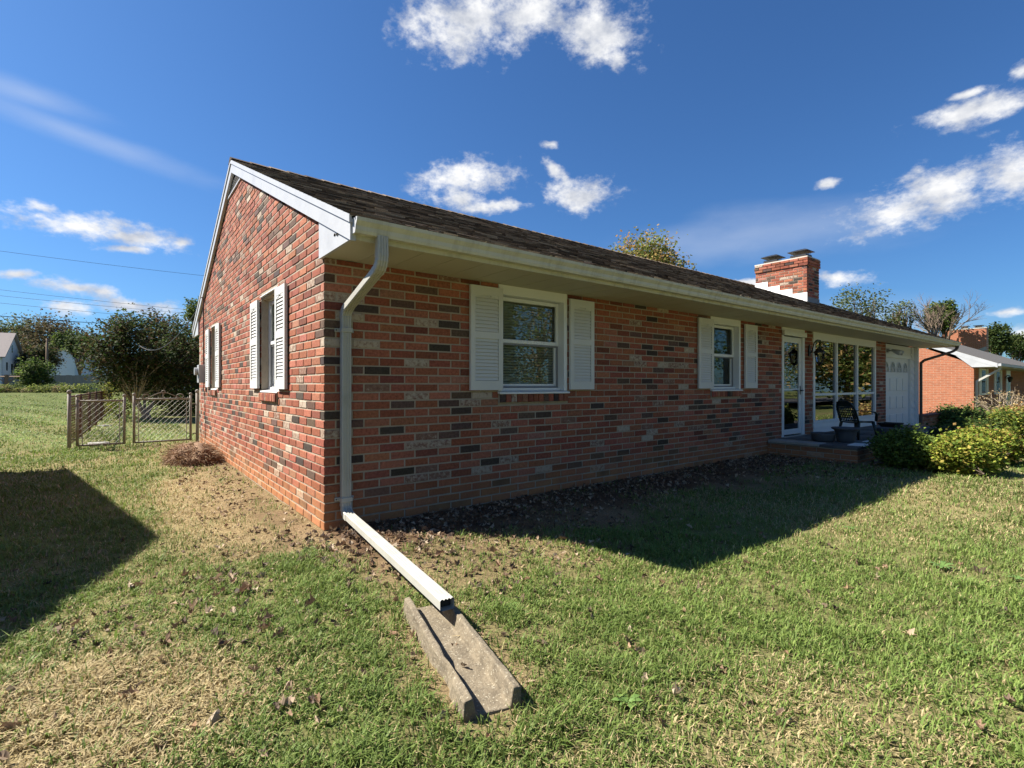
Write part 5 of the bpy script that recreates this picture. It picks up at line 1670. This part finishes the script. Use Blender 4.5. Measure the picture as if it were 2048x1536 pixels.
def bare_tree(px, D, top_y, half, seed):
    b = ground_at(px, D, 0); h = (CY - top_y) * D / FPX + CAM[2]
    t = thing('bare_tree', b, 'leafless grey tree with fanned twigs behind the garage roof', 'tree')
    r = random.Random(seed); mb = MB()
    def grow(p, d, L, rad_, n):
        e = p + d * L
        mb.tube([p, (p + e) / 2 + np.array([r.gauss(0, .03), r.gauss(0, .03), 0]) * L, e], [rad_, rad_ * .8, rad_ * .6], 4, False)
        if n == 0: return
        for k in range(3 if n > 1 else 4):
            nd = d + np.array([r.gauss(0, .33), r.gauss(0, .33), r.gauss(.05, .12)]); nd /= np.linalg.norm(nd)
            grow(p + d * L * r.uniform(.55, 1), nd, L * r.uniform(.55, .8), rad_ * .55, n - 1)
    mb.tube([b, b + [0, 0, h * .35]], [.2, .15], 6)
    for k in range(6):
        d = np.array([r.gauss(0, .35), r.gauss(0, .35), 1]); d /= np.linalg.norm(d)
        grow(b + [0, 0, h * .33], d, h * .27, .085, 4)
    mb.build('branches', M_BARK, t, recalc=False)
bare_tree(1878, 41, 575, 40, 5)
bgtree(1990, 62, 652, 26, FOREST, 97, 'rounded dark evergreen over the neighbour roof beside its chimney', zg=-.3, nclump=110, group=None)
bgtree(2040, 66, 672, 26, FOREST, 98, 'spreading dark evergreen low over the neighbour roof', zg=-.3, nclump=90, group=None, squash=.8)

# trees and street across the road, behind the camera: most show in the window glass, the leftmost are added to dim the front wall
rd = MB().add([(-140, -20.2, -.236), (160, -20.2, -.236), (160, -14.2, -.236), (-140, -14.2, -.236)], [(0, 1, 2, 3)]).build('road', M_ASPH, recalc=False); tag(rd, 'asphalt street in front of the house', kind='structure')
for i, (x, y, h, rx) in enumerate(((-24, -27, 12, 6), (-14, -26, 11, 5.5), (-3, -27, 12, 6), (9, -25.5, 11, 5.2), (17, -26, 10, 5), (26, -27, 11, 5.5), (36, -28, 11, 5.5), (40, -9.5, 8, 3.4), (50, -11, 9, 3.6), (62, -10.5, 10, 4), (48, -30, 12, 6), (66, -27, 12, 6), (86, -30, 13, 7))):
    tree('street_tree', ['broad green street tree mirrored in the window glass', 'yellowing street tree mirrored in the window glass'][i % 2], (x, y, -.25), h, rx, h * .47, [FOREST + MG, MG + AUT][i % 2], 300 + i, 130, 60, .27, rx * .15, .2, group='trees across the street', hollow=.6)


def car(loc, rz):
    t = thing('parked_car', loc, 'silver car parked on the street facing the house front', 'car')
    t.rotation_euler = (0, 0, rz)
    side = [(-2.2, .35), (-2.25, .75), (-2.1, .95), (-1.35, 1.02), (-.75, 1.45), (.75, 1.48), (1.45, 1.05), (2.2, .95), (2.28, .6), (2.2, .35)]
    def loft(sec, ys):
        n_ = len(sec); vs_ = [(x, y * k, z) for (y, k_) in ys for (x, z) in sec for k in (1,)]
        fs = [(i * n_ + k, i * n_ + (k + 1) % n_, (i + 1) * n_ + (k + 1) % n_, (i + 1) * n_ + k) for i in range(len(ys) - 1) for k in range(n_)]
        return MB().add(vs_, fs + [tuple(range(n_)), tuple((len(ys) - 1) * n_ + k for k in range(n_))])
    put_local(loft(side, [(-.88, 1), (.88, 1)]), 'body', t, M_CARP, False)
    put_local(loft([(-1.25, 1.03), (-.72, 1.41), (.70, 1.43), (1.32, 1.06)], [(-.885, 1), (.885, 1)]), 'side_glass', t, M_BLACK, False)
    put_local(MB().add([(1.43, -.75, 1.075), (1.43, .75, 1.075), (.8, .68, 1.47), (.8, -.68, 1.47)], [(0, 1, 2, 3)]), 'windscreen', t, M_BLACK, False)
    for x in (-1.4, 1.4):
        for s in (-1, 1):
            w = put_local(MB().tube([(x, s * .72, .33), (x, s * .92, .33)], .33, 18), 'wheel', t, M_RUBBER, False)
            r_ = MB().tube([(x, s * .915, .33), (x, s * .93, .33)], .2, 14).mesh('rim', M_GALV); o = bpy.data.objects.new('rim', r_); COL.objects.link(o); o.parent = w
    for s in (-1, 1): put_local(MB().box((2.2, s * .6 - .16, .68), (2.285, s * .6 + .16, .82)), 'headlight', t, M_VINYL, False)
    return t
car((30.5, -15.4, -.235), rad(172))

# ------------------------------------------------------------------ chain-link gates and fence
def chain(mb, o, e, L, z0, z1, pitch=.105, r=.0023):
    """diagonal wires, clipped to the panel"""
    H = z1 - z0
    for s in (1, -1):
        u = -H
        while u < L + H:
            a, b = (u, 0), (u + H, H)
            p0, p1 = max(0, a[0]), min(L, b[0])
            if p1 - p0 > .02:
                za, zb = p0 - u, p1 - u
                if s < 0: A, B = (L - p0, za), (L - p1, zb)
                else: A, B = (p0, za), (p1, zb)
                mb.tube([o + e * A[0] + np.array([0, .003 * s, z0 + A[1]]), o + e * B[0] + np.array([0, .003 * s, z0 + B[1]])], r, 3, False)
            u += pitch


def gate(label, x0, x1, y, h, ornament):
    o = np.array([x0, y, .0]); L = x1 - x0; e = np.array([1., 0, 0])
    t = thing('chain_link_gate', (x0, y, 0), label, 'gate')
    z0, z1 = .07, h
    for x in (0, L): MB().tube([o + e * x + [0, 0, z0 - .02], o + e * x + [0, 0, z1 + .03]], .024, 8).build('stile', M_GALV, t, True)
    for z in (z0, z1 - .06): MB().tube([o + [0, 0, z], o + e * L + [0, 0, z]], .019, 8).build('rail', M_GALV, t, True)
    for x in (0, L): MB().lathe([(.026, 0), (.032, .02), (.026, .045), (.004, .055)], o + e * x + [0, 0, z1 + .02], 8).build('cap', M_GALV, t, True)
    mb = MB(); chain(mb, o, e, L, z0, z1 - .02); mb.build('wire_mesh', M_MESH, t, recalc=False)
    for z in (.22, .6): 
        MB().tube([o + e * .06 + [0, 0, z], o + e * .0 + [0, 0, z]], .012, 5).build('tie', M_GALV, t)
    for x in (.075, L - .075): MB().tube([o + e * x + [0, 0, z0], o + e * x + [0, 0, z1 - .06]], .008, 5).build('tension_bar', M_GALV, t)
    if ornament:
        c = L * .5; mb = MB()
        mb.tube([o + e * (c + s) + [0, -.02, z1 - .05 + .13 * math.cos(s * 4.2) ** 2] for s in np.linspace(-.37, .37, 17)], .010, 5)
        for s in (-1, 1):
            mb.tube([o + e * (c + s * (.30 + .06 * math.cos(a))) + [0, -.02, z1 + .0 + .045 * math.sin(a)] for a in np.linspace(-.5, 4.5, 13)], .009, 5)
        mb.tube([o + e * (c + .035 * math.cos(a)) + [0, -.02, z1 + .09 + .03 * math.sin(a)] for a in np.linspace(0, 6.28, 9)], .009, 5)
        mb.tube([o + e * c + [0, -.02, z1 - .1], o + e * c + [0, -.02, z1 + .08]], .008, 5)
        mb.build('scrollwork', M_GALV, t)
    return t


FY = 8.62
gate('narrow chain-link gate leaf beside the rusty fence corner', -2.02, -1.29, FY, 1.0, False)
gate('wide chain-link gate leaf with iron scrollwork next to the brick corner', -1.13, -.14, FY, 1.02, True)
for (x, y, lab) in ((-2.14, FY, 'galvanised round gate post at the rusty fence corner'), (-.015, FY, 'galvanised round gate post tight against the brick house corner')):
    t = thing('gate_post', (x, y, 0), lab, 'post')
    MB().tube([(x, y, -.2), (x, y, 1.10)], .032, 10).build('shaft', M_GALV, t, True)
    MB().lathe([(.034, 0), (.042, .03), (.03, .06), (.004, .075)], (x, y, 1.09), 10).build('cap', M_GALV, t, True)
    for z in (.2, .85): MB().tube([(x, y - .001, z), (x + (.09 if x < -1 else -.09), y, z)], .014, 6).build('hinge', M_GALV, t)
# rusty fence run back along the garden
f0, f1 = np.array([-2.16, FY + .05, 0]), np.array([-1.62, 26.0, 0])
rf_ = thing('chain_link_fence', f0, 'rusty brown chain-link fence running from the gate into the back garden', 'fence')
e = (f1 - f0); Lf = np.linalg.norm(e); e /= Lf
nP = 7
for i in range(1, nP + 1):
    p = f0 + e * Lf * i / nP
    MB().tube([p + [0, 0, -.2], p + [0, 0, 1.05]], .032, 8).build('post', M_RUST, rf_, True)
MB().tube([f0 + [0, 0, 1.02], f1 + [0, 0, 1.02]], .022, 6).build('top_rail', M_RUST, rf_)
mb = MB(); H = .96
for s in (1, -1):
    u = -H
    while u < Lf:
        p0, p1 = max(0, u), min(Lf, u + H)
        if p1 - p0 > .02:
            za, zb = p0 - u, p1 - u
            if s < 0: za, zb = H - za, H - zb
            mb.tube([f0 + e * p0 + [.003 * s, 0, .05 + za], f0 + e * p1 + [.003 * s, 0, .05 + zb]], .0028, 3, False)
        u += .11
mb.build('wire_mesh', M_RUST, rf_, recalc=False)
for (x, y, s, lab) in ((-1.72, 9.15, .16, 'pale flat stone lying just inside the narrow gate'), (-1.72, 15.3, .12, 'small pale block at the foot of the rusty fence')):
    rs = random.Random(int(y)); V = []
    for k in range(8):
        a = k * math.pi / 4; rr2 = s * rs.uniform(.8, 1.2); V += [(x + rr2 * 1.3 * math.cos(a), y + rr2 * math.sin(a), -.02)]
    o = MB().prism(V, (0, 0, s * .55)).build('stone', M_CONCL, bevel=.02); tag(o, lab, 'stone')

# ------------------------------------------------------------------ dead plant clump against the gable wall
def clump():
    c = np.array([-.42, 5.3, 0]); r = np.random.default_rng(4)
    t = thing('dead_plant_clump', c, 'mound of brown dead ornamental grass roots beside the brick gable wall', 'plant')
    V, Fq = [], []; nu, nv_ = 22, 9
    for j in range(nv_):
        for i in range(nu):
            a = 2 * math.pi * i / nu; ph = (j / (nv_ - 1)) * math.pi / 2
            k = .82 + .4 * vnoise(math.cos(a) * 2 + 5, math.sin(a) * 2 + ph * 2, 1.6, 3)
            V.append(c + np.array([math.cos(a) * math.cos(ph) * .34 * k, math.sin(a) * math.cos(ph) * .55 * k, math.sin(ph) * .30 * k - .02]))
    Fq = [(j * nu + i, j * nu + (i + 1) % nu, (j + 1) * nu + (i + 1) % nu, (j + 1) * nu + i) for j in range(nv_ - 1) for i in range(nu)]
    MB().add(V, Fq).build('root_mass', plain('dead_roots', (.20, .12, .07), .45, 18, .95, 1.0, 30, dirt=(.10, .055, .035), dscale=7, damt=.7), t, True)
    # shaggy dead stalks over it
    n = 2600; a = r.random(n) * 2 * np.pi; ph = np.arccos(r.random(n))
    P = c + np.stack([np.cos(a) * np.sin(ph) * .34, np.sin(a) * np.sin(ph) * .55, np.cos(ph) * .28], 1) * (.9 + .2 * r.random(n))[:, None]
    d = np.stack([np.cos(a), np.sin(a) * 1.2, -.5 + r.normal(0, .4, n)], 1) + r.normal(0, .5, (n, 3)); d /= np.linalg.norm(d, axis=1)[:, None]
    s = np.cross(d, r.normal(size=(n, 3))); s /= np.linalg.norm(s, axis=1)[:, None]
    L = (.05 + .12 * r.random(n))[:, None]; w = .005
    v = np.stack([P - s * w, P + s * w, P + d * L + s * w * .4, P + d * L - s * w * .4], 1).reshape(-1, 3); v[:, 2] = np.maximum(v[:, 2], .012)
    col = np.where(r.random(n)[:, None] < .55, np.array([.22, .13, .08]), np.array([.42, .30, .19])) * (.6 + .7 * r.random(n))[:, None]
    np_mesh('stalks', v, np.arange(n * 4).reshape(n, 4), M_DEAD, t, np.repeat(col, 4, 0).astype(np.float32), 4)


clump()

# ------------------------------------------------------------------ fallen leaves
def leaf_mesh(seed, obj_mat):
    r = random.Random(seed)
    out = []
    lob = [(0, 0), (.16, .12), (.20, .34), (.33, .42), (.22, .55), (.25, .74), (.10, .80), (0, 1.0)]
    L = [(x * r.uniform(.6, 1.35), min(1, max(0, y + r.uniform(-.06, .06)))) for x, y in lob]
    Rr = [(-x * r.uniform(.6, 1.35), min(1, max(0, y + r.uniform(-.06, .06)))) for x, y in lob]
    cur = r.uniform(.9, 2.4) * r.choice((1, 1, -1)); tw_ = r.uniform(-1.6, 1.6); bend = r.uniform(-1.2, 1.8)
    def P(x, y):
        z = cur * abs(x) * 1.1 + bend * (y - .5) ** 2 + tw_ * x * (y - .5) + r.uniform(-.11, .11)
        return (x * (1 - .22 * abs(cur) * abs(x)), y - .5, z * .8)
    mid = [P(0, y) for y in (0, .12, .34, .42, .55, .74, .80, 1)]
    l = [P(*p) for p in L]; rr_ = [P(*p) for p in Rr]
    V = mid + l[1:7] + rr_[1:7]
    Fs = []
    def m(i): return i
    def ll(i): return 0 if i == 0 else 7 if i == 7 else 8 + i - 1
    def rrr(i): return 0 if i == 0 else 7 if i == 7 else 14 + i - 1
    for i in range(7):
        for g, flip in ((ll, 0), (rrr, 1)):
            f = tuple(dict.fromkeys((m(i), m(i + 1), g(i + 1), g(i))))
            if len(f) >= 3: Fs.append(f[::-1] if flip else f)
    me = bpy.data.meshes.new('dead_leaf'); me.from_pydata(V, [], Fs); me.materials.append(obj_mat); me.update()
    zmin = min(v[2] for v in V)
    return me, V, Fs, zmin


def deadleaf_obj_material():
    m, nt, b = newmat('dead_leaf_single'); L = nt.links.new
    oi = nt.nodes.new('ShaderNodeObjectInfo'); co = objcoord(nt)
    n = nnode(nt, 'ShaderNodeTexNoise', Scale=70.0, Detail=5.0); L(co, n.inputs['Vector'])
    mr = nnode(nt, 'ShaderNodeMapRange'); mr.inputs['To Min'].default_value = .6; mr.inputs['To Max'].default_value = 1.4; L(n.outputs['Fac'], mr.inputs['Value'])
    sc = nnode(nt, 'ShaderNodeVectorMath', operation='SCALE'); L(oi.outputs['Color'], sc.inputs[0]); L(mr.outputs[0], sc.inputs['Scale'])
    L(sc.outputs[0], b.inputs['Base Color']); b.inputs['Roughness'].default_value = .8
    t = nnode(nt, 'ShaderNodeBsdfTranslucent'); L(sc.outputs[0], t.inputs['Color']); mx = nnode(nt, 'ShaderNodeMixShader'); mx.inputs[0].default_value = .18
    L(b.outputs[0], mx.inputs[1]); L(t.outputs[0], mx.inputs[2]); L(mx.outputs[0], nt.nodes['Material Output'].inputs['Surface'])
    return m


M_DLO = deadleaf_obj_material()
LM = [leaf_mesh(s, M_DLO) for s in range(14)]
LCOL = [(.20, .13, .08), (.31, .225, .15), (.125, .082, .055), (.42, .33, .23), (.24, .15, .09), (.09, .06, .042)]


def gp(x, y): 
    d = ray(x, y); t_ = -CAM[2] / d[2]; return (CAM + t_ * d)[:2]


def scatter_leaves():
    r = random.Random(44); spots = []
    # clusters read off the photograph: (pixel x, y, spread in metres, count)
    for (px, py, sp, n_) in ((440, 1170, .16, 26), (500, 1185, .12, 14), (420, 1250, .18, 14), (545, 1265, .12, 10), (380, 1160, .12, 6), (690, 1075, .12, 34), (640, 1100, .14, 14), (740, 1100, .16, 16),
                             (600, 1120, .2, 10), (900, 1080, .25, 16), (830, 1100, .2, 12), (1000, 1110, .25, 12), (1190, 1090, .1, 5), (700, 1130, .2, 12), (160, 1280, .2, 8), (250, 1300, .15, 6),
                             (60, 1270, .25, 10), (590, 1420, .05, 4), (580, 1400, .1, 4), (230, 1190, .2, 6), (150, 1120, .3, 5), (1330, 1110, .1, 4), (470, 1330, .25, 8), (60, 1450, .1, 3), (950, 1180, .3, 8), (1090, 1180, .25, 6)):
        c = gp(px, py)
        for _ in range(n_): spots.append((c[0] + r.gauss(0, sp), c[1] + r.gauss(0, sp)))
    for (px, py) in ((945, 1172), (1210, 1345), (1260, 1300), (1620, 1300), (1700, 1190), (1755, 1145), (1920, 1135), (1960, 1145), (1820, 1275), (1960, 1470), (2040, 1390), (2020, 1420), (1500, 1410), (1560, 1440),
                     (1690, 1500), (1150, 1450), (1300, 1240), (1650, 1215), (1180, 1230), (880, 1440), (1400, 1180), (1480, 1240), (700, 1300), (1090, 1290), (1350, 1400), (2010, 1230)):
        spots.append(tuple(gp(px, py)))
    lst = []
    for (x, y) in spots:
        if (x > -.02 and y > -.03): continue
        sd = abs((x - SPL[0][0]) * SPL[1][1] - (y - SPL[0][1]) * SPL[1][0]); sl = abs((x - SPL[0][0]) * SPL[1][0] + (y - SPL[0][1]) * SPL[1][1])
        if sd < .16 and sl < .55: continue
        lst.append((x, y))
    for (x, y) in lst[:298]:
        k = r.randrange(14); me, V, Fs, zm = LM[k]; s = r.uniform(.036, .082)
        o = bpy.data.objects.new('dead_leaf', me); COL.objects.link(o)
        o.scale = (s, s, s * r.uniform(.8, 1.5))
        o.location = (x, y, float(terrain(x, y)) + .018 + r.uniform(0, .012)); o.rotation_euler = (r.gauss(0, .35), r.gauss(0, .35), r.uniform(0, 6.28))
        c = np.array(r.choice(LCOL)) * r.uniform(.8, 1.3); o.color = (*c, 1)
        tone = 'dark brown' if c[0] < .13 else 'mid-brown' if c[0] < .24 else 'reddish tan' if c[0] < .36 else 'pale tan'
        dsp = math.hypot(x - SPL[0][0], y - SPL[0][1])
        where = 'in the dirt at the house corner' if math.hypot(x, y) < .95 else 'in the grass beside the splash block' if dsp < 1.0 else 'on the lawn before the gable wall' if x < -.3 else 'on the open front lawn'
        tag(o, 'curled dry %s leaf lying %s' % (tone, where), 'dead leaf', 'fallen leaves ' + where)
    # litter in the shaded bed, too many to count
    V, Fq, Cc = [], [], []
    rn = np.random.default_rng(8)
    pts = []
    while len(pts) < 4600:
        x = rn.uniform(.1, 8.4); y = -abs(rn.normal(0, .55)) - .05
        if rn.random() < .25: x = rn.uniform(6.0, 8.6); y = rn.uniform(-2.3, -.2)
        if rn.random() < .12: x, y = rn.uniform(-.8, 0), rn.uniform(-.3, 7); 
        if rn.random() < .14: x, y = rn.uniform(-2.6, 3), rn.uniform(-3.4, .4)
        if rn.random() < .10: x, y = rn.uniform(-.1, 2.4), rn.uniform(-2.0, -.2)
        if x > 7.9 and y > -1.5: continue
        if x > -.02 and y > -.03: continue
        pts.append((x, y))
    for (x, y) in pts:
        me, lv_, lf_, zm = LM[rn.integers(0, 14)]
        s = rn.uniform(.024, .066)
        M_ = Matrix.LocRotScale(Vector((x, y, float(terrain(x, y)) + .012 + rn.uniform(0, .01))), Euler((rn.normal(0, .4), rn.normal(0, .4), rn.uniform(0, 6.28))), Vector((s, s, s * .8)))
        b = len(V); V += [tuple(M_ @ Vector(p)) for p in lv_]
        for f in lf_: Fq += [(b + f[0], b + f[i], b + f[i + 1]) for i in range(1, len(f) - 1)]
        c = np.array(LCOL[rn.integers(0, 6)]) * rn.uniform(.65, 1.3); Cc += [(*c, 1)] * len(lv_)
    o = np_mesh('leaf_litter', np.array(V), np.array(Fq), M_DEAD, None, np.array(Cc, np.float32), 3)
    tag(o, 'brown leaf litter covering the shaded bed along the house front', 'leaf litter', kind='stuff')


scatter_leaves()


def rosette(px, py, s, seed):
    x, y = gp(px, py); base = np.array([x, y, float(terrain(x, y)) + .004]); r = random.Random(seed)
    t = thing('lawn_weed', base, 'small broad-leaved weed rosette growing in the front lawn', 'weed', 'weeds in the front lawn')
    for i in range(8):
        a = i * .8 + r.uniform(-.2, .2); L = s * r.uniform(.7, 1.2); d = np.array([math.cos(a), math.sin(a), 0]); sd = np.array([-d[1], d[0], 0])
        q = [(0, .1, .0), (.35, .7, .35), (.7, 1, .42), (1, .05, .3)]; V = []
        for f, w, h in q:
            for sg in (-1, 1): V.append(base + d * L * f + sd * sg * w * L * .17 + np.array([0, 0, .012 + h * L * .7]))
        put('leaf', MB().add(V, [(k * 2, k * 2 + 1, k * 2 + 3, k * 2 + 2) for k in range(3)]).mesh('leaf', M_WEED, True, False), t)
M_WEED = plain('weed_leaf', (.10, .17, .04), .2, 20, .5)
for i, (px, py, s) in enumerate(((1020, 1222, .06), (1255, 1415, .06), (1885, 1138, .08), (2035, 1165, .05), (1700, 1060, .06), (1930, 1310, .05))):
    rosette(px, py, s, i)
